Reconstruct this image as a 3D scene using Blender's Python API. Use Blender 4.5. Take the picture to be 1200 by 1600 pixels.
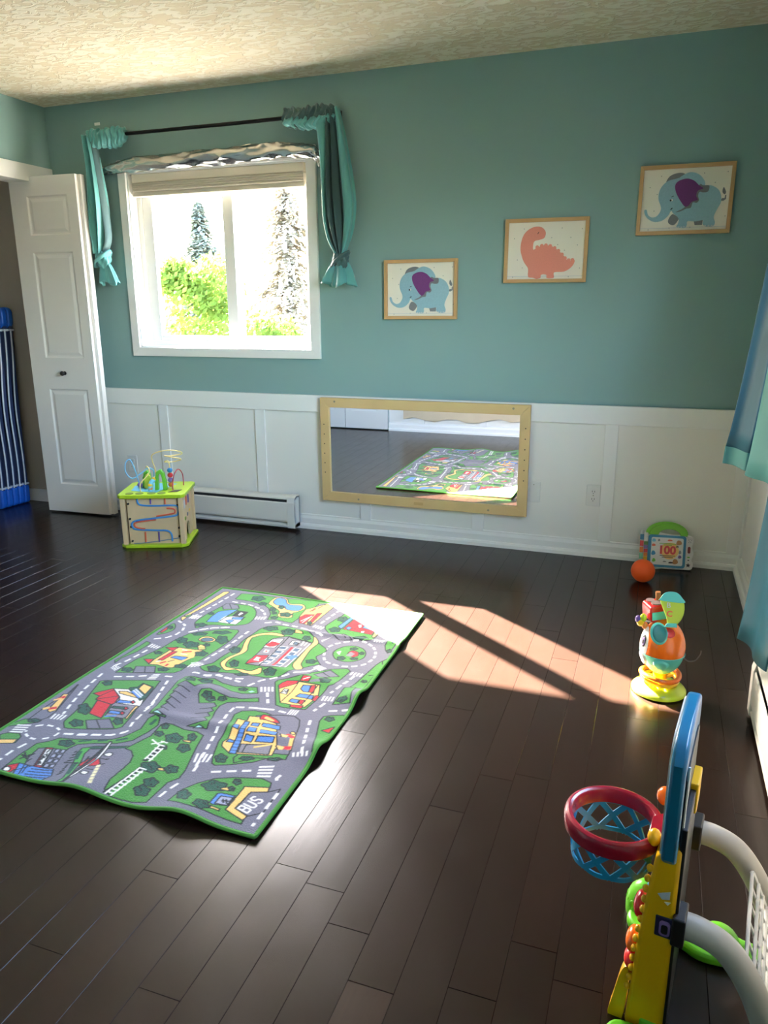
import bpy, bmesh, math, random
import numpy as np
from mathutils import Matrix, Vector
PI = math.pi
R_ = math.radians
scene = bpy.context.scene
for o in list(bpy.data.objects): bpy.data.objects.remove(o)

# ------------------------------------------------------------------ camera
cd = bpy.data.cameras.new('camera'); cam = bpy.data.objects.new('camera', cd); scene.collection.objects.link(cam)
cd.sensor_fit = 'VERTICAL'; cd.sensor_height = 36.0; cd.lens = 1175.4*36.0/1600.0; cd.clip_start = .05; cd.clip_end = 400
def cam_matrix(pos, yaw, pitch, roll):
    f = Vector((-math.sin(yaw)*math.cos(pitch), math.cos(yaw)*math.cos(pitch), math.sin(pitch)))
    r = Vector((math.cos(yaw), math.sin(yaw), 0)); u = r.cross(f)
    r2 = r*math.cos(roll)+u*math.sin(roll); u2 = -r*math.sin(roll)+u*math.cos(roll)
    return Matrix(((r2.x, u2.x, -f.x, pos[0]), (r2.y, u2.y, -f.y, pos[1]), (r2.z, u2.z, -f.z, pos[2]), (0, 0, 0, 1)))
cam.matrix_world = cam_matrix((3.5555, -3.9706, 1.2842), R_(19.7514), R_(-15.2111), R_(-.3108))
scene.camera = cam

# ------------------------------------------------------------------ light: sun through the back window, sky through both windows
SUN_DIR = Vector((1.158, -.857, -1.0)).normalized()          # direction the sunlight travels
ld = bpy.data.lights.new('sun', 'SUN'); ld.energy = 430.0; ld.angle = R_(.6); ld.color = (1.0, .90, .80)
sun = bpy.data.objects.new('sun', ld); scene.collection.objects.link(sun)
sun.rotation_euler = SUN_DIR.to_track_quat('-Z', 'Y').to_euler(); sun.location = (-6, 5, 8)
world = bpy.data.worlds.new('sky'); scene.world = world; world.use_nodes = True
wn = world.node_tree; wn.nodes.clear()
wo = wn.nodes.new('ShaderNodeOutputWorld'); wb = wn.nodes.new('ShaderNodeBackground'); sky = wn.nodes.new('ShaderNodeTexSky')
sky.sky_type = 'NISHITA'; sky.sun_disc = False; sky.sun_elevation = R_(35); sky.sun_rotation = math.atan2(-SUN_DIR.x, -SUN_DIR.y)
sky.air_density = 1.0; sky.dust_density = 3.0; sky.ozone_density = 1.0
wn.links.new(sky.outputs[0], wb.inputs[0]); wn.links.new(wb.outputs[0], wo.inputs[0]); wb.inputs[1].default_value = 10.5
def portal(name, loc, rot, sx, sy):
    p = bpy.data.lights.new(name, 'AREA'); p.shape = 'RECTANGLE'; p.size = sx; p.size_y = sy; p.cycles.is_portal = True
    o = bpy.data.objects.new(name, p); scene.collection.objects.link(o); o.location = loc; o.rotation_euler = rot
portal('portal_back_window', (1.12, .15, 1.55), (R_(-90), 0, 0), 1.16, 1.0)
portal('portal_side_window', (4.17, -2.15, 1.6), (0, R_(90), 0), 1.1, 1.5)
vs = scene.view_settings
vs.view_transform = 'Standard'; vs.look = 'None'; vs.gamma = 1.0; vs.use_curve_mapping = False; vs.exposure = .12
scene.display_settings.display_device = 'sRGB'
try:
    scene.cycles.max_bounces = 10; scene.cycles.diffuse_bounces = 6; scene.cycles.glossy_bounces = 4; scene.cycles.transparent_max_bounces = 12
    scene.cycles.use_denoising = True; scene.cycles.sample_clamp_indirect = 12.0
except Exception: pass

# ------------------------------------------------------------------ helpers
rnd = random.Random(7)
def lin(c):
    return tuple((v/255/12.92) if v/255 <= .04045 else ((v/255+.055)/1.055)**2.4 for v in c)
MATS = {}
def mat(name, rgb, rough=.5, metal=0., spec=.5, coat=0., bump=None, var=None, sheen=0., trans=0., alpha=1., aniso=0.):
    """Principled material; rgb in sRGB bytes; bump=(scale, strength, distance); var=(scale, amount) mottles the colour a little"""
    if name in MATS: return MATS[name]
    m = bpy.data.materials.new(name); m.use_nodes = True; nt = m.node_tree; b = nt.nodes['Principled BSDF']
    c = lin(rgb)+(1,)
    b.inputs['Base Color'].default_value = c; b.inputs['Roughness'].default_value = rough; b.inputs['Metallic'].default_value = metal
    b.inputs['Specular IOR Level'].default_value = spec; b.inputs['Coat Weight'].default_value = coat; b.inputs['Coat Roughness'].default_value = .12
    b.inputs['Sheen Weight'].default_value = sheen
    if trans: b.inputs['Transmission Weight'].default_value = trans
    tc = nt.nodes.new('ShaderNodeTexCoord')
    if bump:
        n = nt.nodes.new('ShaderNodeTexNoise'); n.inputs['Scale'].default_value = bump[0]; n.inputs['Detail'].default_value = 4
        bp = nt.nodes.new('ShaderNodeBump'); bp.inputs['Strength'].default_value = bump[1]; bp.inputs['Distance'].default_value = bump[2]
        nt.links.new(tc.outputs['Object'], n.inputs['Vector']); nt.links.new(n.outputs['Fac'], bp.inputs['Height']); nt.links.new(bp.outputs['Normal'], b.inputs['Normal'])
    if var:
        n = nt.nodes.new('ShaderNodeTexNoise'); n.inputs['Scale'].default_value = var[0]; n.inputs['Detail'].default_value = 5
        mx = nt.nodes.new('ShaderNodeMix'); mx.data_type = 'RGBA'
        k = 1-var[1]
        mx.inputs[6].default_value = tuple(v*k for v in c[:3])+(1,); mx.inputs[7].default_value = tuple(min(1, v*(1+var[1])) for v in c[:3])+(1,)
        nt.links.new(tc.outputs['Object'], n.inputs['Vector']); nt.links.new(n.outputs['Fac'], mx.inputs[0]); nt.links.new(mx.outputs[2], b.inputs['Base Color'])
    MATS[name] = m
    return m
def wood(name, rgb, rgb2, scale=(14, 1.2, 14), rough=.5):
    if name in MATS: return MATS[name]
    m = mat(name, rgb, rough); nt = m.node_tree; b = nt.nodes['Principled BSDF']
    tc = nt.nodes.new('ShaderNodeTexCoord'); mp = nt.nodes.new('ShaderNodeMapping'); mp.inputs['Scale'].default_value = scale
    n = nt.nodes.new('ShaderNodeTexNoise'); n.inputs['Scale'].default_value = 3; n.inputs['Detail'].default_value = 6; n.inputs['Distortion'].default_value = .6
    mx = nt.nodes.new('ShaderNodeMix'); mx.data_type = 'RGBA'; mx.inputs[6].default_value = lin(rgb)+(1,); mx.inputs[7].default_value = lin(rgb2)+(1,)
    nt.links.new(tc.outputs['Object'], mp.inputs['Vector']); nt.links.new(mp.outputs[0], n.inputs['Vector']); nt.links.new(n.outputs['Fac'], mx.inputs[0]); nt.links.new(mx.outputs[2], b.inputs['Base Color'])
    return m

class MB:
    """collects shapes and links them as ONE mesh object"""
    def __init__(s, M=None): s.V = []; s.F = []; s.M = M or Matrix()
    def add(s, vs, fs):
        k = len(s.V); s.V += [tuple(s.M @ Vector(v)) for v in vs]; s.F += [tuple(i+k for i in f) for f in fs]; return s
    def box(s, x0, x1, y0, y1, z0, z1):
        return s.add([(x0,y0,z0),(x1,y0,z0),(x1,y1,z0),(x0,y1,z0),(x0,y0,z1),(x1,y0,z1),(x1,y1,z1),(x0,y1,z1)],
                     [(0,3,2,1),(4,5,6,7),(0,1,5,4),(1,2,6,5),(2,3,7,6),(3,0,4,7)])
    def hexa(s, a, b):     # bottom quad a, top quad b, both counter-clockwise seen from above
        return s.add(list(a)+list(b), [(0,3,2,1),(4,5,6,7),(0,1,5,4),(1,2,6,5),(2,3,7,6),(3,0,4,7)])
    def prism(s, poly, d0, d1, ax='y'):
        """extrude a 2-D outline: ax='y' -> poly in (x,z), 'z' -> (x,y), 'x' -> (y,z)"""
        n = len(poly)
        def P(p, d): return {'y': (p[0], d, p[1]), 'z': (p[0], p[1], d), 'x': (d, p[0], p[1])}[ax]
        vs = [P(p, d0) for p in poly]+[P(p, d1) for p in poly]
        return s.add(vs, [tuple(range(n)), tuple(range(2*n-1, n-1, -1))]+[(i, (i+1) % n, n+(i+1) % n, n+i) for i in range(n)])
    def tube(s, path, r, n=8, closed=False, squash=None):
        P = [Vector(p) for p in path]; m = len(P); rr = r if isinstance(r, (list, tuple)) else [r]*m
        vs = []; up = None
        for i, p in enumerate(P):
            a = P[(i-1) % m] if (closed or i > 0) else P[i]; b = P[(i+1) % m] if (closed or i < m-1) else P[i]
            t = (b-a).normalized()
            if up is None: up = Vector((0, 0, 1)) if abs(t.z) < .9 else Vector((0, 1, 0))
            x = t.cross(up)
            if x.length < 1e-6: x = t.orthogonal()
            x.normalize(); y = x.cross(t).normalized(); up = y
            for k in range(n):
                an = 2*PI*k/n; vs.append(p+x*math.cos(an)*rr[i]*(squash[0] if squash else 1)+y*math.sin(an)*rr[i]*(squash[1] if squash else 1))
        fs = []
        for i in range(m if closed else m-1):
            j = (i+1) % m
            for k in range(n): fs.append((i*n+k, i*n+(k+1) % n, j*n+(k+1) % n, j*n+k))
        if not closed: fs += [tuple(range(n-1, -1, -1)), tuple(range((m-1)*n, m*n))]
        return s.add(vs, fs)
    def lathe(s, prof, n=24, c=(0, 0, 0), ax='z'):
        vs = []; m = len(prof)
        for r, z in prof:
            for k in range(n):
                a = 2*PI*k/n; x, y = r*math.cos(a), r*math.sin(a)
                v = {'z': (x, y, z), 'y': (x, z, -y), 'x': (z, x, y)}[ax]
                vs.append((v[0]+c[0], v[1]+c[1], v[2]+c[2]))
        fs = [(i*n+k, i*n+(k+1) % n, (i+1)*n+(k+1) % n, (i+1)*n+k) for i in range(m-1) for k in range(n)]
        if prof[0][0] > 1e-6: fs.append(tuple(range(n-1, -1, -1)))
        if prof[-1][0] > 1e-6: fs.append(tuple(range((m-1)*n, m*n)))
        return s.add(vs, fs)
    def ell(s, c, rx, ry, rz, nu=20, nv=12, v0=0., v1=1.):
        prof = []
        vs = []; 
        for j in range(nv+1):
            t = PI*(v0+(v1-v0)*j/nv)
            for k in range(nu):
                a = 2*PI*k/nu; vs.append((c[0]+rx*math.sin(t)*math.cos(a), c[1]+ry*math.sin(t)*math.sin(a), c[2]-rz*math.cos(t)))
        fs = [(j*nu+k, j*nu+(k+1) % nu, (j+1)*nu+(k+1) % nu, (j+1)*nu+k) for j in range(nv) for k in range(nu)]
        if v0 > 0: fs.append(tuple(range(nu-1, -1, -1)))
        if v1 < 1: fs.append(tuple(range(nv*nu, (nv+1)*nu)))
        return s.add(vs, fs)
    def grid(s, nu, nv, f):
        vs = [f(i/(nu-1), j/(nv-1)) for j in range(nv) for i in range(nu)]
        return s.add(vs, [(j*nu+i, j*nu+i+1, (j+1)*nu+i+1, (j+1)*nu+i) for j in range(nv-1) for i in range(nu-1)])
    def mesh(s, name):
        me = bpy.data.meshes.new(name); me.from_pydata(s.V, [], s.F); me.validate()
        bm = bmesh.new(); bm.from_mesh(me); bmesh.ops.remove_doubles(bm, verts=bm.verts, dist=1e-6); bmesh.ops.recalc_face_normals(bm, faces=bm.faces); bm.to_mesh(me); bm.free()
        return me
    def build(s, name, m, parent=None, smooth=None, bevel=0., solid=0., sub=0, seg=2):
        me = s.mesh(name); me.materials.append(m)
        if smooth is not None:
            me.polygons.foreach_set('use_smooth', [True]*len(me.polygons))
            me.set_sharp_from_angle(angle=R_(smooth))
        o = bpy.data.objects.new(name, me); scene.collection.objects.link(o)
        if parent: o.parent = parent
        if solid:
            k = o.modifiers.new('thick', 'SOLIDIFY'); k.thickness = solid; k.offset = 0
        if bevel:
            k = o.modifiers.new('bevel', 'BEVEL'); k.width = bevel; k.segments = seg; k.limit_method = 'ANGLE'; k.angle_limit = R_(40)
        if sub:
            k = o.modifiers.new('sub', 'SUBSURF'); k.levels = sub; k.render_levels = sub
        return o
def tag(o, label, cat=None, group=None, kind=None):
    if label: o['label'] = label
    if cat: o['category'] = cat
    if group: o['group'] = group
    if kind: o['kind'] = kind
    return o
def thing(name, label, cat, loc=(0, 0, 0), rotz=0., group=None, kind=None):
    o = bpy.data.objects.new(name, None); scene.collection.objects.link(o); o.empty_display_size = .05
    o.location = loc; o.rotation_euler = (0, 0, rotz)
    return tag(o, label, cat, group, kind)
def link_copy(o, parent, loc=None):
    c = o.copy(); scene.collection.objects.link(c); c.parent = parent
    if loc is not None: c.location = loc
    return c
def text_mesh(name, body, size, m, parent, M, extrude=.0006, align='CENTER', bold=0.):
    cu = bpy.data.curves.new(name, 'FONT'); cu.body = body; cu.size = size; cu.extrude = extrude; cu.align_x = align; cu.align_y = 'CENTER'; cu.offset = bold; cu.resolution_u = 4
    t = bpy.data.objects.new(name+'_curve', cu); scene.collection.objects.link(t)
    me = bpy.data.meshes.new_from_object(t.evaluated_get(bpy.context.evaluated_depsgraph_get()))
    bpy.data.objects.remove(t); bpy.data.curves.remove(cu)
    me.transform(M); me.materials.clear(); me.materials.append(m); me.name = name
    o = bpy.data.objects.new(name, me); scene.collection.objects.link(o); o.parent = parent
    return o
def spline(P, k=6, closed=False):
    P = [Vector(p) for p in P]; n = len(P); out = []
    for i in range(n if closed else n-1):
        g = (lambda j: P[j % n]) if closed else (lambda j: P[max(0, min(n-1, j))])
        p0, p1, p2, p3 = g(i-1), g(i), g(i+1), g(i+2)
        for j in range(k):
            t = j/k; out.append(.5*((2*p1)+(p2-p0)*t+(2*p0-5*p1+4*p2-p3)*t*t+(3*p1-p0-3*p2+p3)*t**3))
    if not closed: out.append(P[-1])
    return out
def pairs(c, k=.001): return [(c[i]*k, c[i+1]*k) for i in range(0, len(c), 2)]
def smooth2(P, k=4): return [(v.x, v.y) for v in spline([(p[0], p[1], 0) for p in P], k, True)]

# ------------------------------------------------------------------ materials of the room
XR, HC, YF = 4.03, 2.44, -3.4           # right wall, ceiling height, front wall
m_teal = mat('teal_wall_paint', (133, 163, 159), .75, spec=.2, bump=(180, .08, .002), var=(1.2, .03))
m_white = mat('white_trim_paint', (234, 232, 227), .45, spec=.4)
m_wain = mat('white_wainscot_paint', (232, 229, 221), .55, spec=.35, bump=(30, .03, .002))
m_closet = mat('greige_closet_paint', (176, 166, 152), .8, spec=.2)
m_door = mat('white_door_paint', (226, 222, 216), .5, spec=.35, bump=(90, .04, .001))
m_vinyl = mat('white_vinyl', (232, 232, 228), .35)
def knockdown():
    m = mat('knockdown_ceiling_plaster', (218, 206, 184), .85, spec=.15); nt = m.node_tree; b = nt.nodes['Principled BSDF']
    tc0 = nt.nodes.new('ShaderNodeTexCoord'); tc = nt.nodes.new('ShaderNodeMapping'); tc.inputs['Scale'].default_value = (.62, 1.15, 1); nt.links.new(tc0.outputs['Object'], tc.inputs[0]); n = nt.nodes.new('ShaderNodeTexNoise'); n.inputs['Scale'].default_value = 19; n.inputs['Detail'].default_value = 3; n.inputs['Distortion'].default_value = 1.6
    rp = nt.nodes.new('ShaderNodeValToRGB'); rp.color_ramp.elements[0].position = .47; rp.color_ramp.elements[1].position = .54
    mx = nt.nodes.new('ShaderNodeMix'); mx.data_type = 'RGBA'; mx.inputs[6].default_value = lin((226, 210, 182))+(1,); mx.inputs[7].default_value = lin((240, 230, 210))+(1,)
    bp = nt.nodes.new('ShaderNodeBump'); bp.inputs['Strength'].default_value = .7; bp.inputs['Distance'].default_value = .006
    L = nt.links.new
    L(tc.outputs[0], n.inputs['Vector']); L(n.outputs['Fac'], rp.inputs['Fac']); L(rp.outputs['Color'], mx.inputs[0]); L(mx.outputs[2], b.inputs['Base Color']); L(rp.outputs['Color'], bp.inputs['Height']); L(bp.outputs['Normal'], b.inputs['Normal'])
    return m
m_ceil = knockdown()
def plank_mat(name, c1, c2):
    m = mat(name, c1, .3, spec=.35); nt = m.node_tree; b = nt.nodes['Principled BSDF']; L = nt.links.new
    tc = nt.nodes.new('ShaderNodeTexCoord'); mp = nt.nodes.new('ShaderNodeMapping'); mp.inputs['Scale'].default_value = (40, 2.0, 40)
    oi = nt.nodes.new('ShaderNodeObjectInfo'); ad = nt.nodes.new('ShaderNodeVectorMath'); ad.operation = 'ADD'
    sc = nt.nodes.new('ShaderNodeMath'); sc.operation = 'MULTIPLY'; sc.inputs[1].default_value = 37
    n = nt.nodes.new('ShaderNodeTexNoise'); n.inputs['Scale'].default_value = 2.2; n.inputs['Detail'].default_value = 6; n.inputs['Distortion'].default_value = .5
    mx = nt.nodes.new('ShaderNodeMix'); mx.data_type = 'RGBA'; mx.inputs[6].default_value = lin(c1)+(1,); mx.inputs[7].default_value = lin(c2)+(1,)
    hs = nt.nodes.new('ShaderNodeHueSaturation'); mr = nt.nodes.new('ShaderNodeMapRange'); mr.inputs[3].default_value = .88; mr.inputs[4].default_value = 1.12
    L(tc.outputs['Object'], mp.inputs[0]); L(mp.outputs[0], ad.inputs[0]); L(oi.outputs['Random'], sc.inputs[0]); L(sc.outputs[0], ad.inputs[1])
    L(ad.outputs[0], n.inputs['Vector']); L(n.outputs['Fac'], mx.inputs[0]); L(mx.outputs[2], hs.inputs['Color']); L(oi.outputs['Random'], mr.inputs[0]); L(mr.outputs[0], hs.inputs['Value']); L(hs.outputs[0], b.inputs['Base Color'])
    n2 = nt.nodes.new('ShaderNodeTexNoise'); n2.inputs['Scale'].default_value = 5; n2.inputs['Detail'].default_value = 8
    r2 = nt.nodes.new('ShaderNodeMapRange'); r2.inputs[1].default_value = .3; r2.inputs[2].default_value = .7; r2.inputs[3].default_value = .22; r2.inputs[4].default_value = .27
    L(tc.outputs['Object'], n2.inputs['Vector']); L(n2.outputs['Fac'], r2.inputs[0]); L(r2.outputs[0], b.inputs['Roughness'])
    bp = nt.nodes.new('ShaderNodeBump'); bp.inputs['Strength'].default_value = .06; bp.inputs['Distance'].default_value = .002
    L(n.outputs['Fac'], bp.inputs['Height']); L(bp.outputs['Normal'], b.inputs['Normal'])
    return m
m_plank = plank_mat('dark_stained_plank', (30, 19, 14), (35, 22, 16))
m_plank2 = plank_mat('brown_plank', (46, 34, 28), (53, 39, 31))
m_gap = mat('dark_gap', (18, 14, 12), .8)

# ------------------------------------------------------------------ floor: every plank a piece
floor = MB().box(-1.15, XR+.15, -4.9, .2, -.12, -.012).build('floor', m_gap); tag(floor, 'dark brown hardwood floor of long narrow planks', kind='structure')
PW, PX0 = .0955, 2.507
prnd = random.Random(11)
fixed = {2: [-3.024], 0: [-2.752], 3: [-2.628], 5: [-2.754], 6: [-2.873]}
far = MB()
def plank_shape(mb, w, l):
    g, c = .0004, .0005
    mb.add([(g,0,-.012),(w-g,0,-.012),(w-g,l,-.012),(g,l,-.012),(g,.0005,-c),(w-g,.0005,-c),(w-g,l-.0005,-c),(g,l-.0005,-c),(g+c,c+.0005,0),(w-g-c,c+.0005,0),(w-g-c,l-c-.0005,0),(g+c,l-c-.0005,0)],
           [(0,1,5,4),(1,2,6,5),(2,3,7,6),(3,0,4,7),(4,5,9,8),(5,6,10,9),(6,7,11,10),(7,4,8,11),(8,9,10,11)])
for k in range(-38, 17):
    x0 = PX0+k*PW; x1 = min(x0+PW, XR); 
    if x1 < -1.1: continue
    cuts = list(fixed.get(k, []))
    y = -.001-prnd.uniform(.25, 1.2)
    while y > -3.2:
        if all(abs(y-c) > .35 for c in cuts): cuts.append(y)
        y -= prnd.uniform(.6, 1.25)
    cuts = [-.001]+sorted(cuts, reverse=True)
    if cuts[-1] > -3.2: cuts.append(-3.2-prnd.uniform(0, .6))
    for a, b in zip(cuts[:-1], cuts[1:]):
        if x0 < -.62:
            M = Matrix.Translation((x0, b, 0)); far.M = M; plank_shape(far, x1-x0, a-b); continue
        mb = MB(); plank_shape(mb, x1-x0, a-b)
        o = mb.build('plank', m_plank2 if (k == 6 and a < -2.8) else m_plank, floor); o.location = (x0, b, 0)
    far.M = Matrix.Translation((x0, -4.75, 0)); plank_shape(far, x1-x0, cuts[-1]+4.75)
tag(far.build('plank_field', m_plank, floor), None, kind='stuff')

# ------------------------------------------------------------------ walls and ceiling
def struct(o, label): return tag(o, label, kind='structure')
WX0, WX1, WZ0, WZ1 = .545, 1.703, 1.056, 2.048       # back window opening
T = .16
wb_ = MB(); wb_.box(-.12, WX0, 0, T, -.1, HC+.05); wb_.box(WX1, XR+.15, 0, T, -.1, HC+.05); wb_.box(WX0, WX1, 0, T, -.1, WZ0); wb_.box(WX0, WX1, 0, T, WZ1, HC+.05)
wall_back = struct(wb_.build('wall_back', m_teal), 'teal painted wall with the window, pictures and low mirror')
SY0, SY1, SZ0, SZ1 = -2.85, -1.45, 1.05, 2.1         # side window opening
wr = MB(); wr.box(XR, XR+.15, -4.9, SY0, -.1, HC+.05); wr.box(XR, XR+.15, SY1, .05, -.1, HC+.05); wr.box(XR, XR+.15, SY0, SY1, -.1, SZ0); wr.box(XR, XR+.15, SY0, SY1, SZ1, HC+.05)
struct(wr.build('wall_right', m_teal), 'teal wall with curtained window beside the basketball toy')
CY0, CZ = -2.05, 2.035                               # closet opening
wl = MB(); wl.box(-.12, 0, -3.5, CY0, -.1, HC+.05); wl.box(-.12, 0, CY0, .02, CZ, HC+.05); wl.box(-.12, 0, -.085, .02, -.1, CZ)
struct(wl.build('wall_left', m_teal), 'teal wall above the open closet')
wc = MB(); wc.box(-1.3, -.12, 0, T, -.1, HC+.05); wc.box(-1.3, -1.1, -2.4, .1, -.1, HC+.05); wc.box(-1.3, -.1, -2.5, -2.3, -.1, HC+.05)
struct(wc.build('wall_closet', m_closet), 'greige wall inside the closet behind the blue cots')
wf = MB(); wf.box(-.12, 2.6, YF-.12, YF, -.1, HC+.05); wf.box(2.48, 2.6, -4.9, YF, -.1, HC+.05); wf.box(2.48, XR+.15, -4.9, -4.75, -.1, HC+.05)
struct(wf.build('wall_front', m_teal), 'wall opposite the window, its foot seen in the mirror')
struct(MB().box(-1.3, XR+.15, -4.9, T, HC, HC+.12).build('ceiling', m_ceil), 'cream ceiling with knockdown plaster texture')
# closet casing
tr = MB().box(-.13, .018, CY0, -.008, CZ-.03, 2.098).build('trim_1', m_white, bevel=.002); struct(tr, 'white header trim above the closet opening')
MB().box(.0, .016, -.085, -.012, .0, CZ-.03).build('jamb_casing', m_white, tr); MB().box(-.125, .016, CY0-.06, CY0, .0, 2.098).build('jamb_casing', m_white, tr)
# wainscot
def wainscot(name, label, M, L, battens, zt=.80):
    p = MB(M).box(0, L, -.006, .0, .0, zt-.01).build(name, m_wain); struct(p, label)
    MB(M).box(0, L, -.022, -.0, zt-.095, zt).build('top_rail', m_white, p, bevel=.0015)
    for x in battens: MB(M).box(x-.032, x+.032, -.016, -.006, .085, zt-.095).build('batten', m_white, p, bevel=.001)
    MB(M).prism([(-.006, .0), (-.02, .0), (-.02, .062), (-.012, .078), (-.012, .085), (-.006, .088)], 0, L, 'x').build('base_rail', m_white, p)
    MB(M).prism([(-.02, .0), (-.034, .0), (-.033, .018), (-.027, .028), (-.02, .031)], 0, L, 'x').build('shoe_moulding', m_white, p)
    return p
wainscot('trim_2', 'white board and batten wainscot under the teal back wall', Matrix(), XR-.004, [.672, 1.352, 2.02, 2.687, 3.365, 3.99])
wainscot('trim_3', 'white wainscot of the wall behind the curtains', Matrix.Translation((XR, 0, 0)) @ Matrix.Rotation(R_(-90), 4, 'Z'), 3.3, [.05, .7, 1.37, 2.04, 2.7])
wainscot('trim_4', 'white wainscot opposite, seen in the mirror', Matrix.Translation((2.6, YF, 0)) @ Matrix.Rotation(R_(180), 4, 'Z'), 1.6, [.62, 1.25])
MB().box(-1.1, -.12, -.014, 0, 0, .085).build('baseboard_closet', m_white, bevel=.002)['kind'] = 'structure'
bpy.data.objects['baseboard_closet']['label'] = 'white baseboard at the end of the closet'

# ------------------------------------------------------------------ back window
win = thing('window_1', 'white framed sliding window with two panes', None, (0, 0, 0), kind='structure')
cw = .052
MB().prism([(WX0-cw, WZ0-cw), (WX1+cw+.005, WZ0-cw), (WX1, WZ0), (WX0, WZ0)], -.018, 0).build('casing_board', m_white, win, bevel=.0015)
MB().prism([(WX0-cw, WZ1+cw+.015), (WX0, WZ1), (WX1, WZ1), (WX1+cw+.005, WZ1+cw+.015)], -.018, 0).build('casing_board', m_white, win, bevel=.0015)
MB().prism([(WX0-cw, WZ0-cw), (WX0, WZ0), (WX0, WZ1), (WX0-cw, WZ1+cw+.015)], -.018, 0).build('casing_board', m_white, win, bevel=.0015)
MB().prism([(WX1+cw+.005, WZ0-cw), (WX1+cw+.005, WZ1+cw+.015), (WX1, WZ1), (WX1, WZ0)], -.018, 0).build('casing_board', m_white, win, bevel=.0015)
jl = MB(); jl.box(WX0-.001, WX0+.008, 0, T, WZ0, WZ1); jl.box(WX1-.008, WX1+.001, 0, T, WZ0, WZ1); jl.box(WX0, WX1, 0, T, WZ0-.001, WZ0+.008); jl.box(WX0, WX1, 0, T, WZ1-.008, WZ1+.001)
jl.build('jamb_liner', m_vinyl, win)
YW = .095
fr = MB(); a, b, c, d = WX0+.008, WX1-.008, WZ0+.008, WZ1-.008; w = .03
fr.box(a, a+w, YW-.03, YW+.04, c, d); fr.box(b-w, b, YW-.03, YW+.04, c, d); fr.box(a+w, b-w, YW-.03, YW+.04, c, c+w); fr.box(a+w, b-w, YW-.03, YW+.04, d-w, d)
fr.build('outer_frame', m_vinyl, win, bevel=.002)
def glassmat():
    m = bpy.data.materials.new('window_glass'); m.use_nodes = True; nt = m.node_tree; nt.nodes.clear()
    o = nt.nodes.new('ShaderNodeOutputMaterial'); t = nt.nodes.new('ShaderNodeBsdfTransparent'); g = nt.nodes.new('ShaderNodeBsdfGlossy'); g.inputs['Roughness'].default_value = .02
    mx = nt.nodes.new('ShaderNodeMixShader'); mx.inputs[0].default_value = .04
    nt.links.new(t.outputs[0], mx.inputs[1]); nt.links.new(g.outputs[0], mx.inputs[2]); nt.links.new(mx.outputs[0], o.inputs[0])
    return m
m_glass = glassmat()
def sash(x0, x1, z0, z1, y, w, wl=None, wr=None):
    wl = wl or w; wr = wr or w
    s = MB(); s.box(x0, x0+wl, y-.016, y+.016, z0, z1); s.box(x1-wr, x1, y-.016, y+.016, z0, z1); s.box(x0+wl, x1-wr, y-.016, y+.016, z0, z0+w); s.box(x0+wl, x1-wr, y-.016, y+.016, z1-w, z1)
    o = s.build('sash', m_vinyl, win, bevel=.002)
    MB().box(x0+wl-.003, x1-wr+.003, y-.002, y+.002, z0+w-.003, z1-w+.003).build('glass_pane', m_glass, o)
sash(a+w-.004, 1.195, c+w-.004, d-w+.004, YW-.008, .034, wl=.07, wr=.068)
sash(1.137, b-w+.004, c+w-.004, d-w+.004, YW+.024, .034, wl=.068)
# side window (mostly beyond the edge of the picture)
w2 = thing('window_2', 'white framed window behind the long curtains', None, (0, 0, 0), kind='structure')
s = MB(); 
for (y0, y1, z0, z1) in ((SY0, SY0+.06, SZ0, SZ1), (SY1-.06, SY1, SZ0, SZ1), (SY0, SY1, SZ0, SZ0+.06), (SY0, SY1, SZ1-.06, SZ1), ((SY0+SY1)/2-.03, (SY0+SY1)/2+.03, SZ0, SZ1)): s.box(XR+.05, XR+.11, y0, y1, z0, z1)
s.build('outer_frame', m_vinyl, w2)
s = MB()
for (y0, y1, z0, z1) in ((SY0-.06, SY0, SZ0-.06, SZ1+.06), (SY1, SY1+.06, SZ0-.06, SZ1+.06), (SY0, SY1, SZ0-.06, SZ0), (SY0, SY1, SZ1, SZ1+.06)): s.box(XR-.018, XR, y0, y1, z0, z1)
s.build('casing', m_white, w2)
MB().box(XR+.078, XR+.082, SY0+.05, SY1-.05, SZ0+.05, SZ1-.05).build('glass_pane', m_glass, w2)

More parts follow.
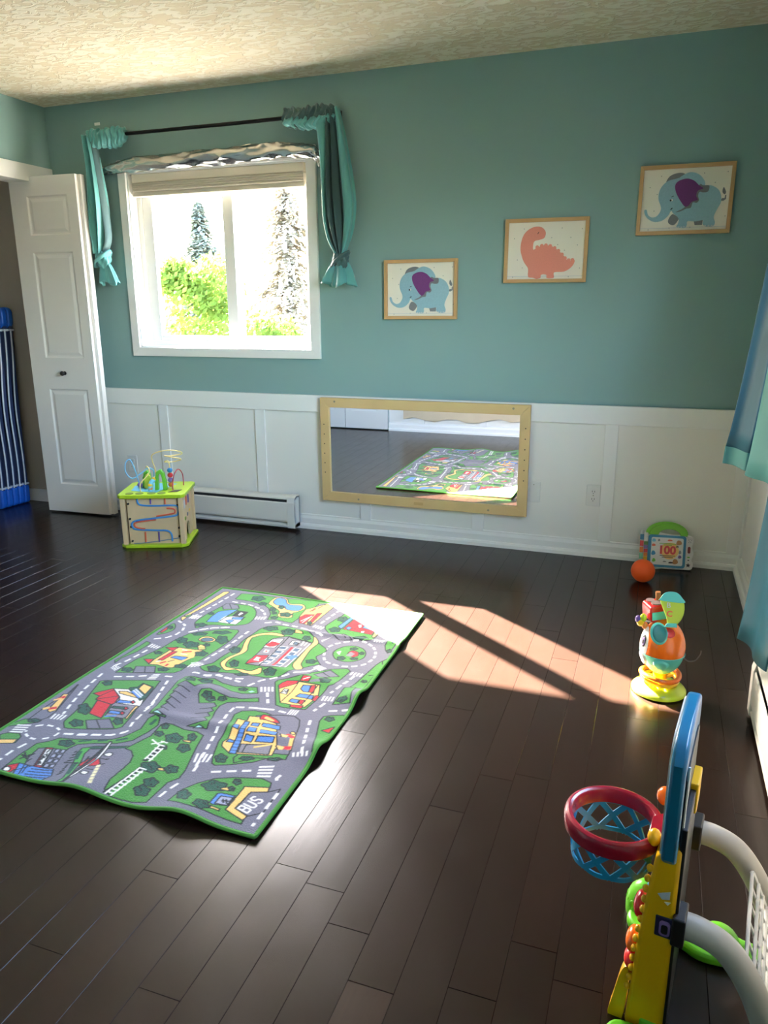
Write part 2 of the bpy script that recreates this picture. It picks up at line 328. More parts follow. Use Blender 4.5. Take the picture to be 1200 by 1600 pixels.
# ------------------------------------------------------------------ bifold closet door
def leaf(parent, M, knob):
    L_, TH, Z0, Z1 = .465, .034, .012, 2.03
    PXS = (.115, .398); PZS = [(.195, .805), (.995, 1.611), (1.706, 1.924)]
    body = MB(M); body.box(0, L_, .007, TH, Z0, Z1)
    body.box(0, PXS[0], 0, .007, Z0, Z1); body.box(PXS[1], L_, 0, .007, Z0, Z1)
    zz = [Z0]+[v for p in PZS for v in p]+[Z1]
    for i in range(0, len(zz), 2): body.box(PXS[0], PXS[1], 0, .007, zz[i], zz[i+1])
    lf = body.build('door_leaf', m_door, parent)
    for (z0, z1) in PZS:
        x0, x1 = PXS; k = .034
        r = MB(M)
        def ring(i, y): return [(x0+i, y, z0+i), (x1-i, y, z0+i), (x1-i, y, z1-i), (x0+i, y, z1-i)]
        rs = [ring(0, .0), ring(.008, .0068), ring(.016, .0068), ring(k, .0012), ring(k+.006, .0012)]
        vs = [v for q in rs for v in q]; fs = []
        for i in range(len(rs)-1): fs += [(i*4+j, i*4+(j+1) % 4, (i+1)*4+(j+1) % 4, (i+1)*4+j) for j in range(4)]
        fs.append(tuple(range(len(vs)-4, len(vs)))); r.add(vs, fs); r.build('raised_panel', m_door, lf)
    if knob:
        tag(MB(M).lathe([(.0, -.034), (.011, -.033), (.015, -.027), (.014, -.02), (.006, -.014), (.006, -.004), (.012, -.002), (.012, .001)], 16, (.245, 0, .903), 'y').build('door_knob', mat('black_knob', (20, 18, 17), .35), lf, 40), 'small round black knob')
    return lf
bd = thing('door_1', 'white six-inch paneled bifold closet door folded open', None, kind='structure'); bd['label'] = 'white paneled bifold closet door, folded open'
leaf(bd, Matrix.Translation((-.13, -.214, 0)) @ Matrix.Rotation(R_(2.6), 4, 'Z'), True)
leaf(bd, Matrix.Translation((.352, -.134, 0)) @ Matrix.Rotation(R_(181.2), 4, 'Z'), False)
# door seen low in the mirror
d2 = thing('door_2', 'white paneled door opposite, its foot seen in the mirror', None, kind='structure')
leaf(d2, Matrix.Translation((.99, YF+.036, 0)) @ Matrix.Rotation(R_(180), 4, 'Z'), False)
leaf(d2, Matrix.Translation((.52, YF+.036, 0)) @ Matrix.Rotation(R_(180), 4, 'Z'), False)

# ------------------------------------------------------------------ blue stacking cots in the closet
m_cotblue = mat('blue_cot_plastic', (22, 92, 190), .35); m_navy = mat('navy_cot_fabric', (18, 40, 84), .75, sheen=.2, bump=(300, .2, .001)); m_cotwhite = mat('white_cot_edge', (214, 216, 224), .6)
m_cotdark = mat('dark_cot_groove', (10, 30, 80), .5)
ords = ['first', 'second', 'third', 'fourth', 'fifth']
def rrect(x0, x1, z0, z1, r, n=5):
    out = []
    for cx, cz, a0 in ((x1-r, z0+r, -90), (x1-r, z1-r, 0), (x0+r, z1-r, 90), (x0+r, z0+r, 180)):
        for k in range(n+1): a = R_(a0+90*k/n); out.append((cx+r*math.cos(a), cz+r*math.sin(a)))
    return out
def make_cot():
    t = thing('stacking_cot', 'x', 'cot', (-.44, -.075, 0))
    MB().prism(rrect(-.56, 0, .0, .135, .028), -.021, .021).build('end_frame', m_cotblue, t, 50, bevel=.008)
    MB().prism(rrect(-.56, 0, 1.165, 1.30, .04), -.021, .021).build('end_frame', m_cotblue, t, 50, bevel=.008)
    f = MB(); f.grid(2, 24, lambda u, v: (-.55+.545*u, -.012-.007*math.sin(PI*v), .12+1.06*v)); f.grid(2, 24, lambda u, v: (-.55+.545*u, .012-.007*math.sin(PI*v), .12+1.06*v))
    f.grid(2, 24, lambda u, v: (-.005, -.012+.024*u-.007*math.sin(PI*v), .12+1.06*v)); f.build('bed_sheet', m_navy, t, 60)
    e = MB(); e.tube([(.001, -.014+.006*math.sin(v*9)-.012*math.sin(PI*v), .128+1.03*v) for v in [i/24 for i in range(25)]], .0042, 6, squash=(1, 1.3)); e.build('white_edge', m_cotwhite, t, 60)
    MB().box(-.3, .003, -.017, .017, .132, .142).build('end_hem', m_cotwhite, t); MB().box(-.3, .003, -.017, .017, 1.150, 1.162).build('end_hem', m_cotwhite, t)
    return t
cot0 = make_cot()
for i in range(5):
    t = cot0
    if i:
        t = cot0.copy(); scene.collection.objects.link(t)
        for ch in cot0.children: link_copy(ch, t)
    t.location = (-.44-.004*i, -.075-.0455*i, 0); t.rotation_euler = (R_(-2.4), 0, 0)
    tag(t, 'blue stacking cot standing on end, %s from the closet wall' % ords[i], 'cot', 'blue cots stood in the closet')

# ------------------------------------------------------------------ blind, foil, rod and curtains of the back window
m_blind = mat('ivory_blind', (224, 212, 190), .6); m_blind2 = mat('greige_blind_fabric', (205, 196, 180), .8, bump=(400, .1, .001))
bl = thing('window_blind', 'ivory cellular blind drawn up to the top of window', 'blind', (1.124, .03, 2.04))
MB().box(-.555, .555, -.022, .022, -.047, .0).build('head_rail', m_blind, bl, bevel=.004)
for k in range(4): MB().prism([(-.022, -.05-k*.012), (.02, -.05-k*.012), (.024, -.056-k*.012), (.02, -.0615-k*.012), (-.02, -.0615-k*.012), (-.025, -.056-k*.012)], -.553, .553, 'x').build('pleat', m_blind2, bl)
MB().box(-.555, .555, -.02, .02, -.122, -.098).build('bottom_rail', m_blind2, bl, bevel=.004)
m_foil = mat('silver_foil', (196, 194, 190), .27, metal=1.0)
fo = MB(); path = spline([(.40, -.03, 2.063), (.48, -.034, 2.072), (.6, -.045, 2.078), (.8, -.05, 2.079), (1.03, -.05, 2.084), (1.25, -.05, 2.088), (1.45, -.05, 2.092), (1.62, -.05, 2.088), (1.75, -.045, 2.076), (1.79, -.042, 2.05), (1.815, -.04, 2.02)], 9)
n = len(path); frnd = random.Random(5); NS = 22
ph = [frnd.uniform(0, 6.28) for _ in range(8)]
def foil_r(i, k):
    s = i/(n-1); a = 2*PI*k/NS; e = .022+.018*math.sin(PI*min(1, max(0, (s-.06)/.84)))**.5 if .06 < s < .9 else (.022 if s <= .06 else .028)
    return e*(1+.10*math.sin(3*a+17*s+ph[0])+.07*math.sin(2*a-31*s+ph[1])+.08*math.sin(5*a+47*s+ph[2])+.05*math.sin(7*a-83*s+ph[3])+.04*math.sin(a*4+130*s))
vs = []
for i, p in enumerate(path):
    for k in range(NS):
        a = 2*PI*k/NS; r = foil_r(i, k); vs.append((p.x+.012*math.sin(3*a+25*i/n), p.y+.75*r*math.cos(a), p.z+r*math.sin(a)))
fo.add(vs, [(i*NS+k, i*NS+(k+1) % NS, (i+1)*NS+(k+1) % NS, (i+1)*NS+k) for i in range(n-1) for k in range(NS)]+[tuple(range(NS)), tuple(range((n-1)*NS, n*NS))])
ft = thing('foil_roll', 'crumpled silver foil roll taped across the window head', 'foil', (1.1, 0, 2.07)); 
o = fo.build('foil_sheet', m_foil, ft, 42); o.location = (-1.1, 0, -2.07)
o = MB().grid(14, 5, lambda u, v: (1.18+.52*u, -.03-.006*math.sin(9*u+4*v), 2.105+.032*v*math.sin(PI*min(1, u*1.15+.05))**.6+.004*math.sin(21*u))).build('foil_flap', m_foil, ft, 30, solid=.002); o.location = (-1.1, 0, -2.07)
m_rod = mat('black_metal_rod', (26, 25, 26), .4, metal=.6)
rod = thing('curtain_rod', 'thin black curtain rod above the back window', 'curtain rod', (1.13, 0, 2.235))
rp = spline([(-.775, -.001, 0), (-.775, -.05, 0), (-.77, -.075, 0), (-.745, -.085, 0), (-.3, -.085, 0), (.3, -.085, 0), (.735, -.085, .003), (.762, -.075, .003), (.77, -.05, .003), (.77, -.001, .003)], 6)
MB().tube(rp, .0095, 10).build('rod', m_rod, rod, 40)
for x in (-.775, .77): MB().box(x-.012, x+.012, -.012, -.0, -.03, .03).build('wall_bracket', m_rod, rod, bevel=.002)

m_cur = mat('teal_satin_curtain', (86, 152, 150), .55, spec=.35, sheen=.3); m_cur2 = mat('grey_teal_satin_shaded', (62, 90, 92), .6, spec=.25, sheen=.3)  # second, greyer copy of the cloth: fold shade and satin sheen put into colour
m_tagw = mat('white_fabric_tag', (230, 230, 228), .8)
def gather(c, L_, h, seed, m, parent, name='gathered_header'):
    """ruffled cloth scrunched along the rod"""
    r = random.Random(seed); ph = [r.uniform(0, 6.28) for _ in range(6)]
    nu, nv = 90, 22; mb = MB(); vs = []
    for i in range(nu):
        u = i/(nu-1); env = .55+.45*math.sin(PI*min(1, u*1.0+.02))**.5
        for j in range(nv):
            a = 2*PI*j/nv
            ruf = 1+.11*math.sin(44*u+3*math.sin(a+ph[0])+ph[1])+.09*math.sin(71*u+2*math.sin(2*a)+ph[2])+.12*math.sin(2*a+9*u+ph[3])
            vs.append((c[0]+(u-.5)*L_+.008*math.sin(3*a+ph[4]), c[1]+.036*env*ruf*math.cos(a), c[2]+h*env*ruf*math.sin(a)*.5-.012*math.sin(PI*u)))
    mb.add(vs, [(i*nv+j, i*nv+(j+1) % nv, (i+1)*nv+(j+1) % nv, (i+1)*nv+j) for i in range(nu-1) for j in range(nv)]+[tuple(range(nv)), tuple(range((nu-1)*nv, nu*nv))])
    return mb.build(name, m, parent, 70)
def drape(parent, name, m, prof, seed, folds, y0=-.085, amp=.012, solid=.0022, ncol=40):
    """folded hanging cloth; prof: (z, x_left, x_right, y depth)"""
    r = random.Random(seed); ph = r.uniform(0, 6.28)
    zs = [p[0] for p in prof]; K = 40
    P = spline([(p[1], p[2], p[0]) for p in prof], 8)
    Q = spline([(p[3], 0, p[0]) for p in prof], 8)
    mb = MB(); nv = len(P)
    def f(u, v):
        i = min(nv-1, int(round(v*(nv-1)))); xl, xr, z = P[i]; dy = Q[i].x
        wv = math.sin(folds*2*PI*u+ph+.4*math.sin(4*v)); 
        return (xl+(xr-xl)*u+.1*(xr-xl)*math.sin(folds*4*PI*u+ph)/folds, y0+dy*wv*.5-.6*dy*math.sin(PI*u), z)
    mb.grid(ncol, nv, f)
    return mb.build(name, m, parent, 75, solid=solid)
def knot(parent, c, s, tw, m1, m2):
    """cloth tied on itself: a bulb wound with slanting folds and one band crossing it"""
    mb = MB(); nu, nv = 56, 24; vs = []
    for j in range(nv+1):
        t = PI*j/nv
        for k in range(nu):
            a = 2*PI*k/nu; r = 1+.13*math.sin(5*a+3.2*t)+.05*math.sin(11*a-4*t)
            vs.append((c[0]+s*.98*r*math.sin(t)*math.cos(a), c[1]+s*.72*r*math.sin(t)*math.sin(a), c[2]-s*1.15*math.cos(t)+.12*s*math.sin(2*a)))
    mb.add(vs, [(j*nu+k, j*nu+(k+1) % nu, (j+1)*nu+(k+1) % nu, (j+1)*nu+k) for j in range(nv) for k in range(nu)])
    kn = mb.build('knot', m1, parent, 80)
    bd = MB(); N = 40; vs = []; NV = 14
    for i in range(N):
        a = 2*PI*i/N; cx, cy, cz_ = c[0]+s*1.0*math.cos(a), c[1]+s*.8*math.sin(a), c[2]+s*(.05+.62*math.cos(a))
        nrm = Vector((math.cos(a), math.sin(a), 0)); upv = Vector((.45, 0, 1)).normalized()
        for k in range(NV):
            q = 2*PI*k/NV; rr = 1+.16*math.sin(4*q+.5*math.sin(3*a)); p = Vector((cx, cy, cz_))+nrm*(.17*s*rr*math.cos(q))+upv*(.40*s*rr*math.sin(q)); vs.append(p)
    bd.add(vs, [(i*NV+k, i*NV+(k+1) % NV, ((i+1) % N)*NV+(k+1) % NV, ((i+1) % N)*NV+k) for i in range(N) for k in range(NV)])
    bd.build('crossing_band', m1, kn, 80)
def tail_end(parent, c, w, h, m, seed):
    r = random.Random(seed); NV = 40; vs = []; rows = 9
    for j in range(rows):
        v = j/(rows-1); ww = w*(.35+.65*v**.7)
        for k in range(NV):
            a = 2*PI*k/NV; rr = 1+.3*math.sin(4*a+seed)+.16*math.sin(9*a+2*v)
            vs.append((c[0]+tw_*v*.5+ww*rr*math.cos(a), c[1]+.5*ww*rr*math.sin(a), c[2]-h*v-(.1*h*math.sin(3*a+seed)*v)))
    mb = MB(); mb.add(vs, [(i*NV+k, i*NV+(k+1) % NV, (i+1)*NV+(k+1) % NV, (i+1)*NV+k) for i in range(rows-1) for k in range(NV)])
    mb.build('loose_end', m, parent, 70, solid=.002)
# curtain at the left end of the rod
cl = thing('curtain', 'teal curtain knotted beside the white bifold door', 'curtain', (0, 0, 0), group='knotted curtains of the back window')
gather((.505, -.088, 2.232), .25, .10, 3, m_cur, cl); MB().box(.455, .49, -.128, -.124, 2.282, 2.296).build('care_tag', m_tagw, cl)
drape(cl, 'drape', m_cur, [(2.24, .345, .395, .05), (2.1, .345, .42, .05), (1.9, .335, .44, .06), (1.75, .325, .435, .06), (1.66, .335, .415, .05), (1.6, .345, .40, .05)], 2, 2.2)
drape(cl, 'shaded_fold', m_cur2, [(2.22, .375, .41, .03), (2.1, .385, .425, .03), (1.9, .395, .445, .03), (1.78, .40, .452, .03), (1.68, .395, .45, .03), (1.6, .37, .41, .03)], 5, 1.6, y0=-.075)  # strip of the same curtain with its shade painted in
knot(cl, (.39, -.088, 1.57), .05, 0, m_cur, m_cur2)
tw_ = .06; tail_end(cl, (.395, -.088, 1.565), .058, .135, m_cur, 4)
# curtain at the right end of the rod
c2 = thing('curtain', 'teal curtain knotted between window and elephant picture', 'curtain', (0, 0, 0), group='knotted curtains of the back window')
gather((1.775, -.09, 2.238), .30, .105, 8, m_cur2, c2); gather((1.775, -.1, 2.212), .28, .06, 12, m_cur, c2, 'header_frill')
drape(c2, 'drape', m_cur2, [(2.25, 1.86, 1.925, .05), (2.1, 1.845, 1.95, .05), (1.9, 1.84, 1.965, .06), (1.75, 1.845, 1.975, .06), (1.64, 1.875, 1.965, .05), (1.56, 1.905, 1.945, .03)], 6, 3.2)
drape(c2, 'side_panel', m_cur, [(2.26, 1.915, 1.935, .02), (2.1, 1.93, 1.975, .03), (1.9, 1.945, 2.015, .03), (1.78, 1.955, 2.022, .03), (1.66, 1.95, 2.0, .03), (1.56, 1.935, 1.955, .02)], 9, .7, y0=-.095)  # edge strips in the lighter teal carry the painted satin sheen
drape(c2, 'side_panel', m_cur, [(2.2, 1.815, 1.875, .03), (2.1, 1.83, 1.875, .03), (1.9, 1.84, 1.862, .03), (1.75, 1.84, 1.858, .02), (1.64, 1.86, 1.875, .02), (1.56, 1.9, 1.912, .02)], 10, .6, y0=-.1)
knot(c2, (1.925, -.09, 1.53), .045, 0, m_cur2, m_cur)
tw_ = .0; tail_end(c2, (1.918, -.088, 1.525), .075, .125, m_cur, 7)

# ------------------------------------------------------------------ framed pictures
ELEPHANT = {'far_ear':[-88,78,-75,102,-46,114,-16,113,0,98,-44,89,-79,82], 'far_front_leg':[-64,-85,-48,-61,-21,-77,-23,-92,-39,-109,-60,-101], 'far_hind_leg':[48,-96,86,-91,84,-112,53,-112], 'body':[-52,-45,-27,-71,-18,-87,-21,-105,-26,-115,-15,-121,11,-122,19,-111,21,-94,54,-96,86,-92,86,-106,96,-117,116,-120,133,-117,138,-103,131,-78,141,-48,154,-19,152,11,137,38,108,55,78,58,38,71,-11,59,-37,15], 'head':[-173,-40,-163,-38,-155,-60,-137,-72,-117,-68,-105,-53,-100,-38,-103,-22,-114,4,-115,34,-103,63,-79,83,-44,91,-19,95,8,73,22,22,9,-27,-14,-47,-36,-52,-55,-47,-66,-67,-90,-87,-123,-92,-152,-79,-168,-60], 'near_ear':[-34,91,-6,110,21,115,54,102,76,76,79,56,55,48,18,72,-4,86], 'ear_trim':[54,58,74,57,98,55,96,31,77,27,60,30,55,14,61,-5,51,-16,35,-14,29,-36,10,-39,-14,-50,-34,-52,-3,-37,16,-13], 'ear_patch':[-47,63,-33,81,1,89,32,79,55,58,74,44,52,35,47,13,55,-3,30,-11,19,-26,3,-30,-20,-3,-41,33], 'tail':[151,-7,159,0,168,-1,169,12,174,12,174,-5,164,-12,154,-12], 'tail_tuft':[160,46,171,25,166,15,156,27]}
DINO = {'body':[-83,-81,-101,-57,-113,-33,-124,6,-121,48,-107,82,-81,104,-50,113,-21,107,-4,85,-10,60,-34,51,-54,47,-62,34,-61,6,-46,13,-11,25,25,21,47,10,68,-6,89,-25,103,-43,120,-52,141,-45,140,-63,122,-85,93,-100,47,-103,47,-127,24,-131,11,-127,10,-115,-6,-111,-18,-116,-19,-128,-39,-133,-57,-127,-77,-124,-81,-107]}
m_oak = wood('light_oak_frame', (206, 164, 112), (188, 146, 96), (3, 3, 3), .5)
m_paper = mat('cream_picture_card', (236, 228, 212), .8); m_dot = mat('grey_print_dot', (176, 172, 164), .8)
m_felt = mat('blue_grey_felt', (148, 184, 196), .9, bump=(500, .3, .001), var=(160, .12)); m_fgrey = mat('grey_felt', (124, 126, 128), .9, bump=(500, .3, .001), var=(160, .12))
m_purple = mat('plum_felt', (118, 62, 122), .9, bump=(500, .3, .001), var=(160, .15)); m_pink = mat('coral_felt', (226, 142, 124), .9, bump=(500, .3, .001), var=(200, .10))
m_black = mat('black_plastic', (20, 20, 22), .4); m_ink = mat('dark_print', (38, 34, 36), .7); m_line = mat('pale_print_line', (205, 205, 205), .8)
def picture(name, label, x0, x1, z0, z1, rot, art, edots):
    cx, cz = (x0+x1)/2, (z0+z1)/2; W, H = (x1-x0)/2, (z1-z0)/2
    t = thing(name, label, 'picture', (cx, -.001, cz), group='framed animal pictures on the teal wall'); t.rotation_euler = (0, rot, 0)
    k = .017
    for q in ([(-W, -H), (W, -H), (W-k, -H+k), (-W+k, -H+k)], [(-W, H), (-W+k, H-k), (W-k, H-k), (W, H)], [(-W, -H), (-W+k, -H+k), (-W+k, H-k), (-W, H)], [(W, -H), (W, H), (W-k, H-k), (W-k, -H+k)]):
        MB().prism(q, -.022, 0).build('frame_side', m_oak, t, bevel=.001)
    b = MB().box(-W+k-.002, W-k+.002, -.008, -.004, -H+k-.002, H-k+.002).build('backing_card', m_paper, t)
    art(t, b)
    for i in range(0, len(edots), 2):
        if abs(edots[i]) < W*1000-20 and abs(edots[i+1]) < H*1000-20: MB().lathe([(.0026, -.0086), (.0026, -.008)], 8, (edots[i]/1000, 0, edots[i+1]/1000), 'y').build('printed_dot', m_dot, b)
    MB().box(-W+k, W-k, -.0085, -.008, -H+k+.012, -H+k+.0145).build('printed_line', m_line, b)
    return t
ED = [-156,59,-110,105,-122,28,-130,-44,-149,-126,-57,-121,33,-120,73,109,122,67,178,-77,171,110]
DDOT = [-110,104,-157,60,-184,-8,-138,-41,-112,-79,-158,-123,74,103,170,97,26,60,118,59,57,27,151,23,91,0,168,-84,117,-124]
def elephant_art(t, b):
    lay = {'far_ear': (m_fgrey, 1), 'far_front_leg': (m_fgrey, 1), 'far_hind_leg': (m_fgrey, 1), 'tail': (m_fgrey, 1), 'tail_tuft': (m_fgrey, 1.2), 'body': (m_felt, 1.6), 'head': (m_felt, 2.2), 'near_ear': (m_felt, 2.8), 'ear_trim': (m_fgrey, 3.2), 'ear_patch': (m_purple, 3.8)}
    for k, (m, d) in lay.items():
        P = pairs(ELEPHANT[k]); P = smooth2(P, 4) if k not in ('far_hind_leg', 'tail') else P
        MB().prism(P, -.008-.001*d, -.008).build(k, m, t)
    MB().lathe([(.0045, -.0105), (.0045, -.010)], 12, (-.056, 0, .0), 'y').build('eye', m_paper, t); MB().lathe([(.0042, -.0112), (.0042, -.0102)], 12, (-.061, 0, -.001), 'y').build('pupil', m_ink, t)
    MB().prism([(-.058, .012), (-.049, .017), (-.050, .019), (-.059, .015)], -.0106, -.010).build('brow', m_ink, t)
    MB().prism([(-.061, -.041), (-.053, -.034), (-.049, -.033), (-.052, -.04)], -.0106, -.010).build('mouth', m_ink, t)
    for x, z in ((-.016, -.118), (-.004, -.119), (.007, -.118), (.098, -.115), (.112, -.117), (.126, -.116)): MB().ell((x, -.0098, z), .0045, .0006, .003, 8, 4).build('toenail', m_line, t)
def dino_art(t, b):
    MB().prism(smooth2(pairs(DINO['body']), 4), -.0105, -.008).build('dinosaur_body', m_pink, t)
    for x, z in ((-42, 17), (-20, 23), (0, 25), (21, 21), (43, 11), (62, -2), (80, -19), (96, -37), (114, -47), (132, -46)): MB().lathe([(.009, -.0102), (.009, -.008)], 10, (x/1000, 0, z/1000), 'y').build('back_plate', m_pink, t)
    MB().prism([(-.046, .078), (-.041, .079), (-.037, .084), (-.036, .088), (-.039, .087), (-.041, .083)], -.0112, -.0104).build('closed_eye', m_ink, t)
    MB().prism([(-.083, -.107), (-.062, -.104), (-.056, -.125), (-.08, -.124)], -.0088, -.008).build('far_leg', mat('pale_coral_felt', (232, 176, 162), .9), t)
picture('elephant_picture', 'oak framed felt elephant picture beside the window curtain', 2.1446, 2.5455, 1.2229, 1.5261, R_(-.1), elephant_art, ED)
picture('dinosaur_picture', 'oak framed coral dinosaur picture between two elephant pictures', 2.7857, 3.1908, 1.3997, 1.7012, R_(.3), dino_art, DDOT)
picture('elephant_picture', 'highest oak framed elephant picture, above the orange ball', 3.4065, 3.8133, 1.6044, 1.9056, R_(.2), elephant_art, ED)

# ------------------------------------------------------------------ low mirror
m_maple = wood('pale_maple', (222, 190, 134), (208, 174, 118), (2, 2, 2), .45)
m_mirror = mat('mirror_silver', (236, 238, 238), .0, metal=1.0); m_hole = mat('dark_screw_hole', (60, 44, 28), .7); m_screw = mat('steel_screw', (150, 140, 118), .4, metal=.7)
mx0, mx1, mz0, mz1 = 1.764, 2.958, .191, .793
mt = thing('wall_mirror', 'long low mirror in pale maple frame on wainscot', 'mirror', ((mx0+mx1)/2, -.024, mz0)); mt.rotation_euler = (R_(.5), 0, 0)
W, H, k = (mx1-mx0)/2, mz1-mz0, .054
for q in ([(-W, 0), (W, 0), (W-k, k), (-W+k, k)], [(-W, H), (-W+k, H-k), (W-k, H-k), (W, H)], [(-W, 0), (-W+k, k), (-W+k, H-k), (-W, H)], [(W, 0), (W, H), (W-k, H-k), (W-k, k)]):
    MB().prism(q, -.024, 0).build('frame_side', m_maple, mt, bevel=.0025)
MB().box(-W+k-.004, W-k+.004, -.012, -.008, k-.004, H-k+.004).build('mirror_glass', m_mirror, mt)
for sx in (-1, 1):
    for j in range(6): MB().lathe([(.0035, -.0246), (.0035, -.0238)], 10, (sx*(W-.022), 0, .17+.056*j+(.03 if sx > 0 else 0)), 'y').build('peg_hole', m_hole, mt)
for x, z in ((-W+.09, H-.02), (W-.09, H-.02), (-.37, .022), (.39, .022)): MB().lathe([(.006, -.025), (.006, -.0238)], 10, (x, 0, z), 'y').build('screw_head', m_screw, mt)
MB().box(-.035, .02, -.0245, -.0238, .018, .034).build('faint_stamp', mat('stamp_brown', (200, 164, 106), .5), mt)

# ------------------------------------------------------------------ outlets and plates on the wainscot
m_plate = mat('white_outlet_plastic', (222, 220, 214), .35); m_slot = mat('outlet_slot', (40, 38, 36), .6)
def outlet(x, z, label, duplex, yb=-.006):
    t = thing('wall_outlet' if duplex else 'blank_wall_plate', label, 'outlet' if duplex else 'wall plate', (x, yb, z))
    MB().box(-.036, .036, -.006, 0, -.057, .057).build('cover_plate', m_plate, t, bevel=.003)
    if duplex:
        for dz in (-.02, .02):
            r = MB().prism(rrect(-.015, .015, dz-.014, dz+.014, .006, 3), -.0085, -.005).build('receptacle', m_plate, t)
            for sx in (-.006, .006): MB().box(sx-.0012, sx+.0012, -.009, -.0083, dz-.002, dz+.007).build('slot', m_slot, r)
            MB().lathe([(.0022, -.009), (.0022, -.0083)], 8, (0, 0, dz-.008), 'y').build('slot', m_slot, r)
    MB().lathe([(.003, -.0068), (.003, -.0055)], 8, (0, 0, 0 if duplex else .04), 'y').build('screw', m_screw, t)
outlet(3.296, .33, 'white duplex outlet on wainscot near the corner', True)
outlet(2.986, .326, 'blank white plate just beside the mirror frame', False)
outlet(.405, .315, 'white duplex outlet behind the bead maze cube', True)

# ------------------------------------------------------------------ baseboard heaters
m_heat = mat('white_heater_enamel', (222, 220, 212), .4); m_grille = mat('dark_heater_slot', (46, 46, 48), .6); m_fin = mat('heater_fin', (120, 120, 120), .4, metal=.8)
def heater(label, M, L_):
    t = thing('baseboard_heater', label, 'heater'); t.matrix_world = M
    MB().box(0, L_, -.008, 0, .018, .205).build('back_plate', m_heat, t)
    MB().prism([(-.008, .205), (-.045, .205), (-.062, .196), (-.064, .188), (-.058, .188), (-.045, .198), (-.008, .198)], 0, L_, 'x').build('top_hood', m_heat, t)
    MB().prism([(-.066, .172), (-.070, .165), (-.070, .06), (-.060, .048), (-.056, .050), (-.064, .062), (-.064, .17)], 0, L_, 'x').build('front_cover', m_heat, t)
    MB().box(.02, L_-.02, -.05, -.01, .06, .185).build('element_fins', m_grille, t)
    MB().prism([(-.008, .018), (-.066, .018), (-.069, .03), (-.05, .04), (-.008, .04)], 0, L_, 'x').build('bottom_lip', m_heat, t)
    for x in (0, L_-.05): MB().prism([(.0, .015), (-.071, .015), (-.0735, .17), (-.066, .2), (-.045, .2085), (.0, .2085)], x, x+.05, 'x').build('end_cap', m_heat, t, bevel=.002)
    return t
heater('white baseboard heater behind the bead maze cube', Matrix.Translation((.52, -.0345, 0)), 1.085)
heater('white baseboard heater under the long teal curtain', Matrix.Translation((XR-.035, -1.50, 0)) @ Matrix.Rotation(R_(-90), 4, 'Z'), 1.6)

# ------------------------------------------------------------------ long curtains by the side window
m_cs = mat('pale_teal_satin', (62, 120, 116), .65, spec=.25); m_curB = mat('steel_teal_satin', (34, 82, 98), .6, spec=.25)
def sheet(parent, name, m, bot, top, z0, z1, n=30, amp=.01, folds=3, ph=0., solid=.003, zb=None):
    B = spline([(p[0], p[1], 0) for p in bot], 10); Tp = spline([(p[0], p[1], 0) for p in top], 10)
    def at(P, u): 
        q = u*(len(P)-1); i = min(len(P)-2, int(q)); return P[i].lerp(P[i+1], q-i)
    mb = MB()
    def f(u, v):
        b_, t_ = at(B, u), at(Tp, u); e = b_.lerp(t_, v**.8); zz = z0+(zb[1]*u if zb else 0)
        return (e.x-amp*math.sin(folds*2*PI*u+ph), e.y, zz*(1-v)+z1*v)
    mb.grid(n, 26, f)
    return mb.build(name, m, parent, 75, solid=solid)
rc = thing('short_curtain', 'short steel-teal curtain with paler hem, farthest from camera', 'curtain', group='curtains of the side window')
rc['label'] = 'short dark teal satin curtain with pale hem, nearest the corner'
sheet(rc, 'drape', m_curB, [(3.803, -1.135), (3.835, -1.16), (3.86, -1.25), (3.90, -1.2)], [(3.93, -1.10), (3.95, -1.13), (3.965, -1.17), (3.98, -1.15)], .81, 2.25, amp=.004, folds=1.2)
sheet(rc, 'hem', m_cs, [(3.799, -1.135), (3.833, -1.162), (3.858, -1.252), (3.90, -1.2)], [(3.803, -1.135), (3.835, -1.162), (3.86, -1.252), (3.90, -1.2)], .752, .812, amp=.004, folds=1.2, solid=.005)
rc2 = thing('short_curtain', 'short pale teal curtain, second from the corner', 'curtain', group='curtains of the side window')
sheet(rc2, 'drape', m_cs, [(3.852, -1.335), (3.875, -1.42), (3.9, -1.5), (3.93, -1.6)], [(3.95, -1.28), (3.96, -1.33), (3.965, -1.38), (3.97, -1.42)], .755, 2.25, amp=.006, folds=1.5, zb=(0, .015))
rc3 = thing('long_curtain', 'long teal satin curtain hanging over the heater', 'curtain', group='curtains of the side window')
sheet(rc3, 'drape', mat('deep_teal_satin', (20, 80, 94), .55, spec=.3), [(3.888, -1.375), (3.90, -1.43), (3.915, -1.56), (3.93, -1.68)], [(3.985, -1.50), (3.985, -1.56), (3.985, -1.62), (3.985, -1.70)], .205, 2.25, amp=.008, folds=1.6, zb=(0, .03))
rr = thing('curtain_rod', 'dark curtain rod of the side window, out of sight', 'curtain rod', (XR-.06, -2.1, 2.26)); rr['label'] = 'dark curtain rod above the side window'
MB().tube([(0, 1.1, 0), (0, -1.0, 0)], .0095, 10).build('rod', m_rod, rr, 40)
for y in (1.08, -.98): MB().box(-.01, .059, y-.01, y+.01, -.012, .012).build('wall_bracket', m_rod, rr)

